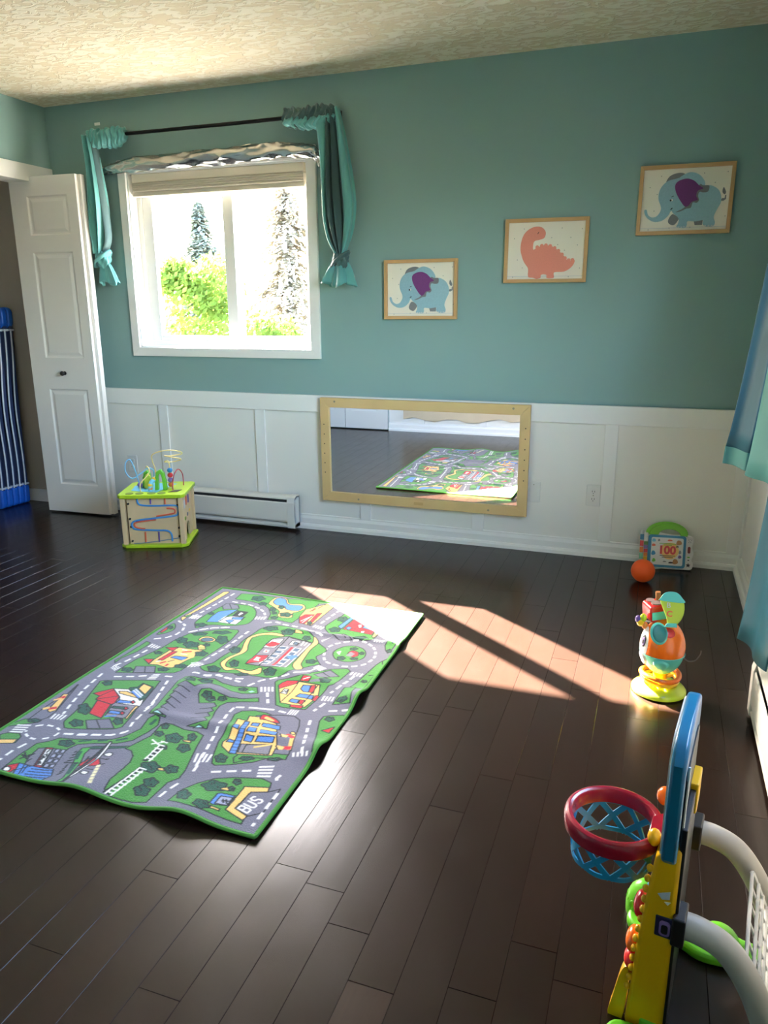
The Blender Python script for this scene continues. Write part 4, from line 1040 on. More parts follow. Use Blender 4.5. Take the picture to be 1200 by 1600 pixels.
def rug_raster(step=2.5, ss=2):
    nx, ny = int(RW/step)+1, int(RL/step)+1
    NX, NY = nx*ss, ny*ss
    st = step/ss
    img = np.zeros((NY, NX, 3)); img[:] = RUGC['r']
    rng = np.random.RandomState(3)
    def fill(P, col):
        P = np.asarray(P, float)
        x0, y0 = np.floor(P.min(0)/st).astype(int)-1; x1, y1 = np.ceil(P.max(0)/st).astype(int)+1
        x0, y0, x1, y1 = max(x0,0), max(y0,0), min(x1,NX-1), min(y1,NY-1)
        if x1 <= x0 or y1 <= y0: return
        X, Y = np.meshgrid((np.arange(x0,x1)+.5)*st, (np.arange(y0,y1)+.5)*st)
        m = np.zeros(X.shape, bool); Q = np.roll(P, 1, 0)
        for (ax,ay),(bx,by) in zip(P, Q):
            if ay == by: continue
            m ^= ((ay > Y) != (by > Y)) & (X < (bx-ax)*(Y-ay)/(by-ay)+ax)
        img[y0:y1, x0:x1][m] = RUGC[col]
    def seg(a, b, w, col):
        a, b = np.asarray(a,float), np.asarray(b,float); d = b-a; L = np.hypot(*d)
        if L < .01: return
        n = np.array([-d[1], d[0]])/L*w/2; e = d/L*w*.25
        fill([a-e+n, b+e+n, b+e-n, a-e-n], col)
    def smooth(P, k=5):
        P = np.asarray(P, float); n = len(P); out = []
        for i in range(n):
            p0, p1, p2, p3 = P[i-1], P[i], P[(i+1)%n], P[(i+2)%n]
            for j in range(k):
                t = j/k; out.append(.5*((2*p1)+(p2-p0)*t+(2*p0-5*p1+4*p2-p3)*t*t+(3*p1-p0-3*p2+p3)*t**3))
        return np.array(out)
    def outline(P, col, w):
        for i in range(len(P)): seg(P[i-1], P[i], w, col)
    def dashed(P, w, on, off):
        P = np.asarray(P, float); acc = 0.
        for a, b in zip(P[:-1], P[1:]):
            L = np.hypot(*(b-a)); s = -acc
            while s < L:
                u, v = max(s, 0), min(s+on, L)
                if v-u > 4: seg(a+(b-a)*u/L, a+(b-a)*v/L, w, 'w')
                s += on+off
            acc = L-(s-(on+off))
            if acc >= on+off: acc = 0
    for kind, f, o, w, c in RUG:
        P = np.array(c, float).reshape(-1, 2)
        if kind in 'Pp':
            if kind == 'P': P = smooth(P)
            fill(P, f)
            if o: outline(P, o, 3.8)
        elif kind == 'l':
            for a, b in zip(P[:-1], P[1:]): seg(a, b, w*1.15, f)
        elif kind == 'd': dashed(P, 9, 24, 20)
        elif kind == 'c': dashed(smooth(P[:-1]), w, 20, 17)
        elif kind == 'z':
            a, b, c2, d = P
            for k in range(4):
                t = (k+.15)/4; u = t+.13
                fill([a+(d-a)*t, b+(c2-b)*t, b+(c2-b)*u, a+(d-a)*u], f)
        elif kind == 'b':
            c0 = (P[0]+P[1])/2; ax = (P[0]-P[1])/2; ay = (P[2]-P[3])/2     # box corners (screen diagonals) of the shrub
            n = 26; ph = rng.rand()*6
            Q = []
            for k in range(n):
                t = 2*math.pi*k/n
                r = .86+.12*math.sin(5*t+ph)
                Q.append(c0+r*(ax*(math.cos(t)+math.sin(t))*.5*1.02+ay*(math.cos(t)-math.sin(t))*.5*1.02))
            fill(Q, 'd'); outline(Q, 'k', 4)
            for k in range(3):
                e = c0+ax*(rng.rand()-.5)*.7+ay*(rng.rand()-.5)*.7
                seg(e, e+(ax+ay)*.16, 4, 'k')
        elif kind == 't':
            a, b, dn, a2 = P[0], P[1], P[2], P[3]
            ex = (b-a)/3.; upv = np.array([-ex[1], ex[0]]); upv = upv/np.hypot(*upv)*34
            G = dict(B=[(0,0,0,1),(0,1,.6,1),(.6,1,.7,.75),(.7,.75,.6,.52),(.6,.52,0,.52),(.6,.52,.75,.25),(.75,.25,.6,0),(.6,0,0,0)],
                     U=[(0,1,0,.2),(0,.2,.2,0),(.2,0,.55,0),(.55,0,.7,.2),(.7,.2,.7,1)],
                     S=[(.7,.85,.55,1),(.55,1,.15,1),(.15,1,0,.8),(0,.8,.15,.55),(.15,.55,.55,.45),(.55,.45,.7,.2),(.7,.2,.55,0),(.55,0,.15,0),(.15,0,0,.15)])
            for i, ch in enumerate(o):
                for x0,y0,x1,y1 in G[ch]:
                    seg(a+ex*(i+x0*.95)+upv*y0, a+ex*(i+x1*.95)+upv*y1, 5.5, f)
    # green woven margin
    m = int(11/st)
    img[:m] = img[-m:] = RUGC['g']; img[:, :m] = img[:, -m:] = RUGC['g']
    img = img.reshape(ny, ss, nx, ss, 3).mean((1, 3))/255.
    img = np.where(img < .04045, img/12.92, ((img+.055)/1.055)**2.4)
    return nx, ny, img
def make_rug():
    nx, ny, img = rug_raster()
    step = .0025
    X, Y = np.meshgrid(np.arange(nx)*step, np.arange(ny)*step)
    W, L_ = X.max(), Y.max()
    g = lambda cx, cy, sx, sy, a: a*np.exp(-((X-cx)/sx)**2-((Y-cy)/sy)**2)
    def ridge(x0, y0, x1, y1, wd, a):
        dx, dy = x1-x0, y1-y0; l = math.hypot(dx, dy); t = np.clip(((X-x0)*dx+(Y-y0)*dy)/l/l, 0, 1)
        d = np.hypot(X-x0-t*dx, Y-y0-t*dy); return a*np.exp(-(d/wd)**2)*np.sin(PI*(.08+.84*t))
    Z = .0085+0*X
    Z += g(.45, 0, .10, .11, .020)+g(.78, 0, .09, .10, .024)+g(.10, 0, .09, .06, .004)                # lifts along the near edge
    Z += g(W, .39, .07, .055, .024)+g(W, .72, .07, .055, .026)+g(W, 1.18, .05, .04, .009)               # lifts along the side
    Z += ridge(.42, .30, .36, .86, .035, .012)+ridge(.30, .42, .96, .42, .028, .010)+ridge(.40, .86, 1.0, .77, .03, .008)+ridge(.50, 1.16, 1.0, 1.17, .014, .008)+ridge(.36, .62, .62, .60, .03, .010)
    Z += .0012*np.sin(9*X+4*Y)+.0010*np.sin(-5*X+13*Y+1)
    Z = np.maximum(Z, .006)
    X2 = X*(1-.013*(Y/L_))
    th = .005
    def border(): 
        i = np.arange(nx*ny).reshape(ny, nx); return np.concatenate([i[0, :], i[1:, -1], i[-1, -2::-1], i[-2:0:-1, 0]])
    nV = nx*ny; b = border(); nb = len(b)
    co = np.zeros((nV+nb, 3)); co[:nV] = np.stack([X2, Y, Z], -1).reshape(-1, 3); co[nV:] = co[b]; co[nV:, 2] -= th
    i = np.arange(nV).reshape(ny, nx); q = np.stack([i[:-1, :-1], i[:-1, 1:], i[1:, 1:], i[1:, :-1]], -1).reshape(-1, 4)
    s = np.stack([b, nV+np.arange(nb), nV+(np.arange(nb)+1) % nb, np.roll(b, -1)], -1)
    F = np.concatenate([q, s]); nF = len(F)
    me = bpy.data.meshes.new('pile'); me.vertices.add(nV+nb); me.vertices.foreach_set('co', co.ravel()); me.loops.add(nF*4); me.loops.foreach_set('vertex_index', F.ravel().astype(np.int32))
    me.polygons.add(nF); me.polygons.foreach_set('loop_start', np.arange(0, nF*4, 4, dtype=np.int32)); me.polygons.foreach_set('use_smooth', np.ones(nF, bool)); me.update(calc_edges=True)
    ca = me.color_attributes.new('print', 'FLOAT_COLOR', 'POINT'); c4 = np.ones((nV+nb, 4)); c4[:nV, :3] = img.reshape(-1, 3); c4[nV:, :3] = lin(RUGC['g'])
    ca.data.foreach_set('color', c4.ravel().astype(np.float32))
    m = mat('woven_rug_pile', (90, 120, 80), .95, spec=.1, sheen=.25); nt = m.node_tree; bs = nt.nodes['Principled BSDF']; at = nt.nodes.new('ShaderNodeVertexColor'); at.layer_name = 'print'
    tc = nt.nodes.new('ShaderNodeTexCoord'); n = nt.nodes.new('ShaderNodeTexNoise'); n.inputs['Scale'].default_value = 260; n.inputs['Detail'].default_value = 3
    hs = nt.nodes.new('ShaderNodeHueSaturation'); mr = nt.nodes.new('ShaderNodeMapRange'); mr.inputs[3].default_value = .72; mr.inputs[4].default_value = 1.28
    bp = nt.nodes.new('ShaderNodeBump'); bp.inputs['Strength'].default_value = .8; bp.inputs['Distance'].default_value = .003
    l = nt.links.new; l(tc.outputs['Object'], n.inputs['Vector']); l(n.outputs['Fac'], mr.inputs[0]); l(mr.outputs[0], hs.inputs['Value']); l(at.outputs[0], hs.inputs['Color']); l(hs.outputs[0], bs.inputs['Base Color']); l(n.outputs['Fac'], bp.inputs['Height']); l(bp.outputs['Normal'], bs.inputs['Normal'])
    me.materials.append(m)
    t = thing('play_rug', 'green and grey town-road play rug lying on the floor', 'rug', (1.705, -2.575, 0))
    o = bpy.data.objects.new('pile', me); scene.collection.objects.link(o); o.parent = t
    bd = [co[j] for j in b[::4]]
    MB().tube([(p[0], p[1], p[2]-.001) for p in bd], .0052, 6, closed=True).build('bound_edge', mat('green_rug_binding', (66, 132, 48), .9, bump=(400, .3, .001)), t, 60)
make_rug()

# ------------------------------------------------------------------ bead maze activity cube
m_lime = mat('lime_lacquer', (176, 206, 34), .35, coat=.3); m_birch = wood('birch_ply', (224, 196, 152), (208, 176, 130), (2, 9, 2), .5)
m_tblue = mat('track_blue', (70, 146, 206), .4); m_torange = mat('track_orange', (226, 104, 70), .4); m_tpurple = mat('track_purple', (104, 76, 142), .4); m_lightblue = mat('light_blue_paint', (120, 196, 220), .4)
m_wyellow = mat('yellow_wire', (236, 208, 130), .4); m_wblue = mat('pale_blue_wire', (110, 180, 214), .4); m_wred = mat('red_wire', (172, 62, 76), .4)
m_green = mat('leaf_green_lacquer', (104, 184, 54), .35); m_dkgreen = mat('hole_green', (110, 128, 30), .6)
m_red = mat('red_lacquer', (206, 40, 48), .3, coat=.3); m_orange = mat('orange_lacquer', (228, 132, 52), .3); m_violet = mat('violet_lacquer', (140, 112, 178), .35); m_bblue = mat('bead_blue', (30, 124, 176), .3); m_yellow = mat('yellow_lacquer', (240, 190, 40), .35)
bc = thing('bead_maze_cube', 'wooden bead maze activity cube with lime top', 'toy', (.946, -.50, 0), R_(22))
def chamf(w, d, c): return [(-w+c, -d), (w-c, -d), (w, -d+c), (w, d-c), (w-c, d), (-w+c, d), (-w, d-c), (-w, -d+c)]
MB().prism(chamf(.185, .165, .03), 0, .018, 'z').build('base_board', m_lime, bc, bevel=.004)
MB().prism(chamf(.182, .165, .018), .283, .304, 'z').build('top_board', m_lime, bc, bevel=.004)
hx, hy = .158, .14
fpan = MB().box(-hx+.02, hx-.02, -hy+.006, -hy+.014, .018, .283).build('side_panel', m_birch, bc)
MB().box(-hx+.02, hx-.02, hy-.012, hy, .018, .283).build('side_panel', m_birch, bc)
MB().box(-hx, -hx+.012, -hy+.02, hy-.02, .018, .283).build('side_panel', m_birch, bc)
arch = [(-hy+.02, .018), (-.045, .018)]+[(-.045*math.cos(R_(180*k/10)), .06+.045*math.sin(R_(180*k/10))*1.1) for k in range(11)]+[(.045, .018), (hy-.02, .018), (hy-.02, .283), (-hy+.02, .283)]
rpan = MB().prism(arch, hx-.012, hx, 'x').build('side_panel', m_birch, bc)
for sx in (-1, 1):
    for sy in (-1, 1): MB().box(sx*hx-.013, sx*hx+.013, sy*hy-.013, sy*hy+.013, .018, .283).build('corner_post', m_birch, bc, bevel=.003)
def fp(x, y):      # crop reading -> front panel
    t = (y-725)/545; u = (x-165-38*t)/692; return (-hx+2*hx*u, -hy+.003, .283-.265*t)
def ftrack(pts, r, m, nm, k=6): MB().tube(spline([fp(*p) for p in pts], k), r, 6, squash=(1, .6) if False else None).build(nm, m, fpan, 50)
ftrack([(338, 738), (350, 790), (400, 815), (560, 822), (790, 822), (828, 850), (828, 905), (790, 942), (550, 968), (330, 992), (272, 1025), (280, 1072), (330, 1098), (560, 1112), (690, 1118), (745, 1160), (755, 1245)], .0052, m_tblue, 'blue_track')
ftrack([(690, 852), (775, 862), (792, 890), (765, 915), (565, 945)], .0045, m_torange, 'orange_track'); ftrack([(560, 985), (335, 1012), (305, 1045), (340, 1078), (430, 1092)], .0045, m_torange, 'orange_track'); ftrack([(560, 975), (420, 985), (320, 1000)], .0045, m_tpurple, 'purple_track')
for (x, y0, y1, m) in ((495, 732, 800, m_tpurple), (668, 732, 805, m_torange), (430, 1130, 1250, m_torange), (592, 1130, 1250, m_tpurple)): ftrack([(x, y0), (x+5, y1)], .0045, m, 'painted_bar', 2)
ftrack([(290, 1270), (560, 1245), (850, 1205)], .0025, mat('steel_blue_rod', (92, 118, 140), .4), 'lower_rod')
for p in ((232, 795), (250, 972), (262, 1065), (275, 1235), (838, 1085), (842, 1185), (822, 815)):
    q = fp(*p); MB().lathe([(.0058, q[1]-.004), (.0058, q[1]+.004)], 12, (q[0], 0, q[2]), 'y').build('bolt', m_black, fpan)
# pictures on the right panel
for (y, z, w, h, m) in ((-.07, .225, .02, .05, m_line), (-.015, .235, .014, .055, m_torange), (.04, .232, .014, .05, m_tpurple), (-.06, .14, .014, .02, m_dkgreen), (.0, .15, .01, .02, m_fgrey), (.055, .16, .012, .015, m_yellow)):
    MB().prism(smooth2([(y-w, z-h*.4), (y+w, z-h*.4), (y+w, z+h*.4), (y-w, z+h*.4)], 4), hx, hx+.002, 'x').build('painted_shape', m, rpan)
# top
top = bc
MB().prism([(-.13, -.06), (.02, -.11), (.06, .02), (.09, .1), (-.05, .13), (-.14, .06)], .304, .3055, 'z').build('painted_pond', m_lightblue, bc)
for x in (-.12, -.065, .0, .055): MB().lathe([(.022, .3042), (.022, .3062)], 18, (x, -.13, 0)).build('sorting_hole', m_dkgreen, bc)
MB().prism([(.085, -.11), (.135, -.1), (.15, -.05), (.11, -.06)], .304, .3062, 'z').build('sorting_hole', m_black, bc)
KX = .00047
def tp(x, y, ly=0.): return ((x-575)*KX-.1*0, ly, .304+max(0, (600+ly*700-y))*KX*1.08)
def wire(pts, m, nm='wire', r=.0032): MB().tube(spline([p for p in pts], 6), r, 7).build(nm, m, bc, 60)
hel = [(-.005, .03, .304), (-.01, .03, .40), (-.02, .02, .455), (-.012, .0, .495), (.04, -.02, .518), (.10, -.01, .522), (.145, .02, .505), (.13, .06, .485), (.075, .05, .478), (.052, .01, .487), (.09, -.025, .487), (.138, .0, .472), (.13, .045, .455), (.08, .045, .445), (.05, .01, .452), (.07, .0, .46), (.078, .0, .43), (.078, .0, .304)]
wire(hel, m_wyellow)
wire([(-.10, .02, .304), (-.115, .02, .38), (-.128, .0, .45), (-.14, -.01, .472), (-.158, -.02, .455), (-.16, -.03, .41), (-.14, -.04, .38), (-.115, -.04, .372), (-.07, -.02, .40), (-.04, .0, .42), (-.018, .02, .40), (-.03, .05, .35), (-.045, .06, .304)], m_wblue)
wire([(.135, .06, .304), (.133, .06, .37), (.118, .03, .405), (.10, .0, .38), (.095, -.03, .33), (.10, -.05, .304)], m_wred)
wire([(-.07, -.085, .304), (-.068, -.08, .35), (-.03, -.05, .395), (-.028, -.03, .42), (-.05, .0, .43), (-.06, .03, .40), (-.05, .05, .304)], m_wyellow)
def bead(x, y, z, m, rx=.016, rz=.014): MB().ell((x, y, z), rx, rx, rz, 14, 8).build('bead', m, bc, 60)
bead(.078, 0, .318+.006, m_orange); bead(.078, 0, .35, m_violet); bead(.078, 0, .378, m_red); bead(.078, 0, .406, m_bblue); bead(-.10, .02, .32, m_violet)
# caterpillar and arches standing on top
MB().tube(spline([(-.02, -.07, .304), (-.02, -.07, .33), (-.012, -.06, .355), (.005, -.04, .36)], 5), .012, 10).build('bent_peg', m_lightblue, bc, 60)
bead(-.02, -.07, .318, m_orange, .013, .014); bead(-.02, -.071, .338, m_yellow, .0135, .01); bead(0, -.045, .366, m_yellow, .014, .012); bead(.012, -.03, .376, m_red, .011, .01)
def garch(x0, x1, y, h, m, th=.014):
    o_ = [(x0-.004, .304)]; n_ = 12
    for k in range(n_+1): a = PI*k/n_; o_.append(((x0+x1)/2-math.cos(a)*(x1-x0)/2*(1+.10*math.sin(k*2.2)), .304+h*.45+math.sin(a)*h*.55*(1+.05*math.sin(k*2.2))))
    o_.append((x1+.004, .304)); o_.append((x1-.016, .304))
    for k in range(n_, -1, -1): a = PI*k/n_; o_.append(((x0+x1)/2-math.cos(a)*((x1-x0)/2-.018), .304+h*.42+math.sin(a)*(h*.55-.018)))
    o_.append((x0+.016, .304)); MB().prism(o_, y-th, y+th).build('wooden_arch', m, bc, bevel=.002)
garch(.004, .062, -.04, .115, m_green); garch(-.082, -.036, .03, .095, m_green); garch(-.066, -.03, .0, .085, mat('lime_arch', (196, 212, 70), .4), .01)

# ------------------------------------------------------------------ electronic word book, ball
m_bkwhite = mat('white_toy_plastic', (228, 226, 222), .35); m_bkblue = mat('cover_blue', (44, 128, 166), .4); m_handle = mat('green_handle_plastic', (110, 186, 32), .3)
bk = thing('word_book_toy', 'white toy word book with green handle against wainscot', 'toy book', (3.69, -.115, .004), R_(4)); bk.rotation_euler = (R_(-14), 0, R_(6))
bw, bh = .105, .172
out = smooth2([(-bw, .006), (-.03, .0), (.07, .0), (bw+.004, .004), (bw+.012, .03), (bw+.004, .055), (bw+.014, .085), (bw+.004, .115), (bw+.012, .145), (bw-.004, bh), (.02, bh+.002), (-bw, bh)], 4)
MB().prism(out, 0, .02).build('back_case', m_bkwhite, bk, 40, bevel=.004)
MB().prism(rrect(-bw+.002, .075, .006, bh-.004, .012), -.012, 0).build('page_block', m_bkwhite, bk, bevel=.002)
cov = MB().prism(rrect(-bw+.002, .077, .008, bh-.002, .014), -.017, -.012).build('cover', m_bkblue, bk, bevel=.0015)
MB().prism(rrect(-.088, .064, .02, bh-.014, .008), -.0185, -.0165).build('cover_print', m_bkwhite, cov)
TM = lambda x, y, z: Matrix.Translation((x, y, z)) @ Matrix.Rotation(R_(90), 4, 'X')
MB().prism(smooth2([(-.045, .1), (-.02, .055), (.02, .055), (.045, .09), (.025, .13), (-.02, .13)], 4), -.0192, -.0184).build('sun_print', mat('pale_orange_print', (244, 196, 120), .6), cov)
text_mesh('number_print', '100', .056, m_red, cov, TM(-.012, -.0196, .094), bold=.0022)
for x0, x1, z in ((-.05, .03, .128), (-.03, .01, .121), (-.045, .028, .068), (-.035, .018, .06)): MB().box(x0, x1, -.0194, -.0184, z-.0016, z+.0016).build('print_line', m_ink if z < .1 else m_green, cov)
for (x, z, w, h, m) in ((-.076, .142, .009, .008, m_lightblue), (-.052, .144, .005, .006, m_fgrey), (-.076, .118, .009, .006, m_torange), (-.076, .078, .01, .011, m_bblue), (-.072, .042, .008, .009, m_green), (.043, .135, .013, .012, mat('tan_print', (176, 120, 72), .6)), (.05, .088, .006, .009, m_fgrey), (.05, .065, .008, .008, m_tpurple), (.03, .04, .013, .013, mat('tan_print', (176, 120, 72), .6)), (.01, .034, .012, .004, m_ink), (-.02, .038, .009, .003, m_fgrey), (.0, .145, .012, .004, m_torange), (.035, .115, .007, .006, m_ink)):
    MB().prism(smooth2([(x-w, z-h*.5), (x-w*.2, z-h), (x+w, z-h*.4), (x+w*.6, z+h*.8), (x-w*.5, z+h)], 3), -.0192, -.0184).build('small_picture', m, cov)
for i, m in enumerate((m_bkwhite, mat('leaf_stripe', (90, 130, 70), .5), m_violet, m_red, m_orange, m_yellow, mat('mint_stripe', (130, 200, 160), .5))): MB().box(-bw-.016, -bw+.001, -.014, .006, .135-.019*i, .152-.019*i).build('spine_tab', m, bk, bevel=.001)
MB().tube([(-bw-.008, -.004, .152), (-bw-.008, -.004, .178)], .0085, 10).build('spine_post', m_bkwhite, bk, 50); MB().tube([(-bw-.026, .01, .02), (-bw-.026, .01, .186)], .008, 10).build('spine_post', m_bkwhite, bk, 50)
for i, m in enumerate((m_bkblue, m_red, m_orange, mat('mint_stripe', (130, 200, 160), .5))): MB().box(-bw-.035, -bw-.018, .0, .018, .14-.032*i, .168-.032*i).build('spine_tab', m, bk, bevel=.001)
hd = []
for k in range(17): a = PI*(1-k/16); hd.append((-.008+.092*math.cos(a), bh-.004+.062*math.sin(a)))
for k in range(17): a = PI*k/16; hd.append((-.002+.052*math.cos(a), bh-.002+.03*math.sin(a)))
MB().prism(hd, -.006, .006).build('carry_handle', m_handle, bk, 40, bevel=.002)
hd2 = [(x*1.1-.004, z+.008 if z > bh else z) for x, z in hd]
MB().prism(hd2, .009, .022).build('carry_handle', m_handle, bk, 40, bevel=.002)
for dx, dz in ((0, 0), (.008, .004), (-.006, .006), (.002, .011), (.009, .012), (-.005, -.005), (.005, -.006)): MB().lathe([(.0016, -.0008), (.0016, .0004)], 8, (.096+dx, 0, .146+dz), 'y').build('speaker_hole', m_slot, bk)
MB().prism(rrect(.088, .101, .085, .118, .006), -.003, .0).build('mode_slider', mat('dark_red_button', (120, 30, 36), .4), bk)
MB().prism([(.094+.012*math.sin(2*PI*k/10)*(1 if k % 2 == 0 else .45), .025+.012*math.cos(2*PI*k/10)*(1 if k % 2 == 0 else .45)) for k in range(10)], -.003, .0).build('star_button', m_ink, bk)
MB().prism(rrect(.088, .1, .062, .068, .002), -.001, 0).build('small_mark', m_green, bk); MB().prism(rrect(.09, .098, .048, .053, .002), -.001, 0).build('small_mark', m_ink, bk)
m_ball = mat('orange_rubber', (236, 88, 20), .6, bump=(120, .15, .001))
ball = MB().ell((0, 0, 0), .0555, .0555, .0555, 32, 20).build('ball', m_ball, None, 80); ball.location = (3.572, -.335, .0556); tag(ball, 'small orange ball in front of the toy word book', 'ball')

# ------------------------------------------------------------------ elephant spinner toy
m_tlime = mat('lime_toy_plastic', (190, 214, 40), .25, coat=.3); m_torangep = mat('orange_toy_plastic', (240, 112, 24), .22, coat=.4); m_tteal = mat('aqua_toy_plastic', (96, 200, 186), .25, coat=.3); m_tred = mat('red_toy_plastic', (216, 40, 36), .25, coat=.3); m_twhite = mat('glossy_white_plastic', (236, 234, 230), .25, coat=.3)
m_yel = mat('yellow_toy_plastic', (246, 196, 22), .3, coat=.3); m_ear = mat('sea_green_ear', (40, 124, 122), .4, bump=(180, .3, .001))
et = thing('elephant_toy', 'orange and aqua elephant toy on lime base in sunlight', 'toy', (3.652, -1.44, 0))
MB().lathe([(.0, .0), (.082, .0), (.09, .005), (.09, .012), (.083, .02), (.06, .031), (.035, .037), (.0, .038)], 40).build('base_disc', m_tlime, et, 50)
for z, r in ((.048, .056), (.066, .062)):
    MB().tube([(r*math.cos(2*PI*k/36), r*math.sin(2*PI*k/36), z+.004*math.sin(4*PI*k/36)) for k in range(36)], .0085, 10, closed=True).build('spin_ring', m_torangep if z > .05 else m_yel, et, 60)
MB().lathe([(.03, .036), (.022, .05), (.024, .08)], 20).build('neck', m_yel, et, 50)
for k in range(5): a = 2*PI*k/5+.5; MB().tube([(.02*math.cos(a), .02*math.sin(a), .05), (.058*math.cos(a), .058*math.sin(a), .055)], .005, 6).build('spoke', m_yel, et, 50)
cz = .167
MB().ell((0, 0, cz), .073, .073, .098, 36, 12, .44, 1.).build('upper_shell', m_torangep, et, 70)
MB().ell((0, 0, cz), .0728, .0728, .098, 36, 12, 0., .44).build('lower_shell', m_tteal, et, 70)
MB().tube([(.0725*math.cos(2*PI*k/40), .0725*math.sin(2*PI*k/40), cz-.018) for k in range(40)], .002, 6, closed=True).build('seam_ring', m_tteal, et, 60)
FD = Vector((-1., -.08, 0)).normalized(); SD = Vector((-FD.y, FD.x, 0))     # face direction
def onball(az, el, push=0.):
    d = Vector((math.cos(el)*math.cos(az), math.cos(el)*math.sin(az), math.sin(el))); return Vector((d.x*(.073+push), d.y*(.073+push), cz+d.z*(.098+push)))
def cap(az, el, r, push, m, nm, asp=1.):
    mb = MB(); vs = []; N = 20; R2 = 5
    for j in range(R2+1):
        for k in range(N): a = 2*PI*k/N; q = r*j/R2; vs.append(onball(az+q*math.cos(a)/max(.3, math.cos(el)), el+q*asp*math.sin(a), push*(1 if j < R2 else .0)))
    mb.add(vs, [(j*N+k, j*N+(k+1) % N, (j+1)*N+(k+1) % N, (j+1)*N+k) for j in range(R2) for k in range(N)]); return mb.build(nm, m, et, 60)
faz = math.atan2(FD.y, FD.x)
cap(faz+.12, .16, .62, .002, m_twhite, 'face_plate', 1.0); cap(faz+.42, .26, .19, .0035, m_ink, 'eye_outline', 1.3); cap(faz+.44, .25, .14, .0045, m_violet, 'iris', 1.3); cap(faz+.46, .24, .07, .0055, m_ink, 'pupil', 1.3)
cap(faz+.3, -.42, .34, .005, m_twhite, 'chin_patch', .8); cap(R_(-92), -.42, .36, .006, m_tteal, 'cheek_bulge', .55)
mb = MB(Matrix.Translation((-.018, -.066, cz+.072)) @ Matrix.Rotation(R_(28), 4, 'Z') @ Matrix.Rotation(R_(64), 4, 'X')); mb.ell((0, 0, 0), .031, .037, .008, 24, 10); er = mb.build('ear', m_tteal, et, 60)
mb = MB(Matrix.Translation((-.018, -.066, cz+.072)) @ Matrix.Rotation(R_(28), 4, 'Z') @ Matrix.Rotation(R_(64), 4, 'X')); mb.ell((0, 0, .005), .025, .03, .007, 24, 10); mb.build('inner_ear', m_ear, er, 60)
mb = MB(Matrix.Translation((-.03, .062, cz+.072)) @ Matrix.Rotation(R_(-40), 4, 'Z') @ Matrix.Rotation(R_(-64), 4, 'X')); mb.ell((0, 0, 0), .031, .037, .008, 24, 10); mb.build('ear', m_tteal, et, 60)
# red music box on the head, lettered leaf, spinner beads
hb = Matrix.Translation((-.03, .03, cz+.115)) @ Matrix.Rotation(R_(24), 4, 'Z') @ Matrix.Rotation(R_(-6), 4, 'Y')
rb = MB(hb).prism(rrect(-.036, .036, -.028, .03, .012), -.035, .035).build('red_head_box', m_tred, et, 40, bevel=.004)
MB(hb).lathe([(.017, .03), (.017, .033)], 18, (-.004, -.008, 0)).build('grey_button', mat('grey_button_plastic', (150, 128, 124), .4), rb); MB(hb).lathe([(.014, .03), (.014, .033)], 18, (-.012, .022, 0)).build('grey_button', mat('grey_button_plastic', (150, 128, 124), .4), rb)
MB(hb).box(-.03, .03, -.0375, -.034, -.018, .01).build('aqua_inlay', m_tteal, rb)
MB(hb).lathe([(.009, .03), (.009, .062)], 12, (.012, .012, 0)).build('cork_peg', mat('cork_brown', (178, 112, 58), .7, bump=(200, .4, .002)), rb, 40)
leafp = smooth2([(-.002, -.054), (.022, -.052), (.039, -.03), (.046, .0), (.040, .032), (.018, .054), (-.014, .052), (-.030, .030), (-.021, .0), (-.008, -.03)], 4)
LM = Matrix.Translation((.008, -.035, cz+.152)) @ Matrix.Rotation(R_(4), 4, 'Z') @ Matrix.Rotation(R_(-22), 4, 'X')
lf = MB(LM).prism(leafp, -.007, .007).build('lettered_leaf', mat('lime_leaf_plastic', (182, 206, 60), .4), et, 40, bevel=.003)
MB(LM).prism(smooth2([(-.0285, .024), (.0425, .022), (.0385, .036), (.018, .0545), (-.014, .0525), (-.0305, .032)], 4), -.008, .008).build('leaf_tip', m_tteal, lf, 40, bevel=.002)
text_mesh('letter_print', 'B', .024, m_line, lf, LM @ TM(-.004, -.0085, .01)); text_mesh('letter_print', 'C', .026, m_torange, lf, LM @ TM(.0, -.0085, -.018), bold=.0008)
MB(LM).prism([(-.014, -.062), (.026, -.06), (.024, -.046), (-.006, -.048)], -.009, .009).build('leaf_clip', m_tteal, lf, bevel=.002)
cap(R_(-72), .82, .26, .003, m_tred, 'red_badge', .8); 
for dx, m, z, s in ((-.078, m_yel, .245, .013), (-.07, m_tlime, .262, .012), (-.086, m_tpurple, .255, .011), (-.064, m_orange, .235, .011)): MB().ell((dx, .0, z), s, s, s*1.2, 12, 8).build('spinner_bead', m, et, 60)
MB().tube([(-.04, .0, .25), (-.09, .0, .252)], .003, 6).build('spinner_axle', m_twhite, et, 60)
MB().tube(spline([(.07, .01, .13), (.085, .0, .125), (.105, -.01, .135), (.118, -.01, .158), (.12, -.008, .172)], 6), .0022, 6).build('tail_cord', mat('grey_cord', (96, 98, 100), .5), et, 60)

# ------------------------------------------------------------------ toddler basketball and goal toy
m_bbl = mat('blue_backboard_plastic', (8, 100, 138), .3, coat=.2); m_hoop = mat('crimson_hoop_plastic', (150, 16, 44), .22, coat=.4); m_net = mat('blue_net_plastic', (26, 140, 188), .35); m_py = mat('yellow_post_plastic', (232, 178, 8), .32, coat=.15); m_gt = mat('grey_tube_plastic', (178, 174, 166), .4); m_gnet = mat('white_net_plastic', (222, 220, 216), .4); m_gr = mat('green_foot_plastic', (104, 196, 40), .35, coat=.2)
bt = thing('basketball_toy', 'toddler basketball and goal toy with crimson hoop and yellow post', 'toy', (3.667, -2.69, 0), R_(-8))
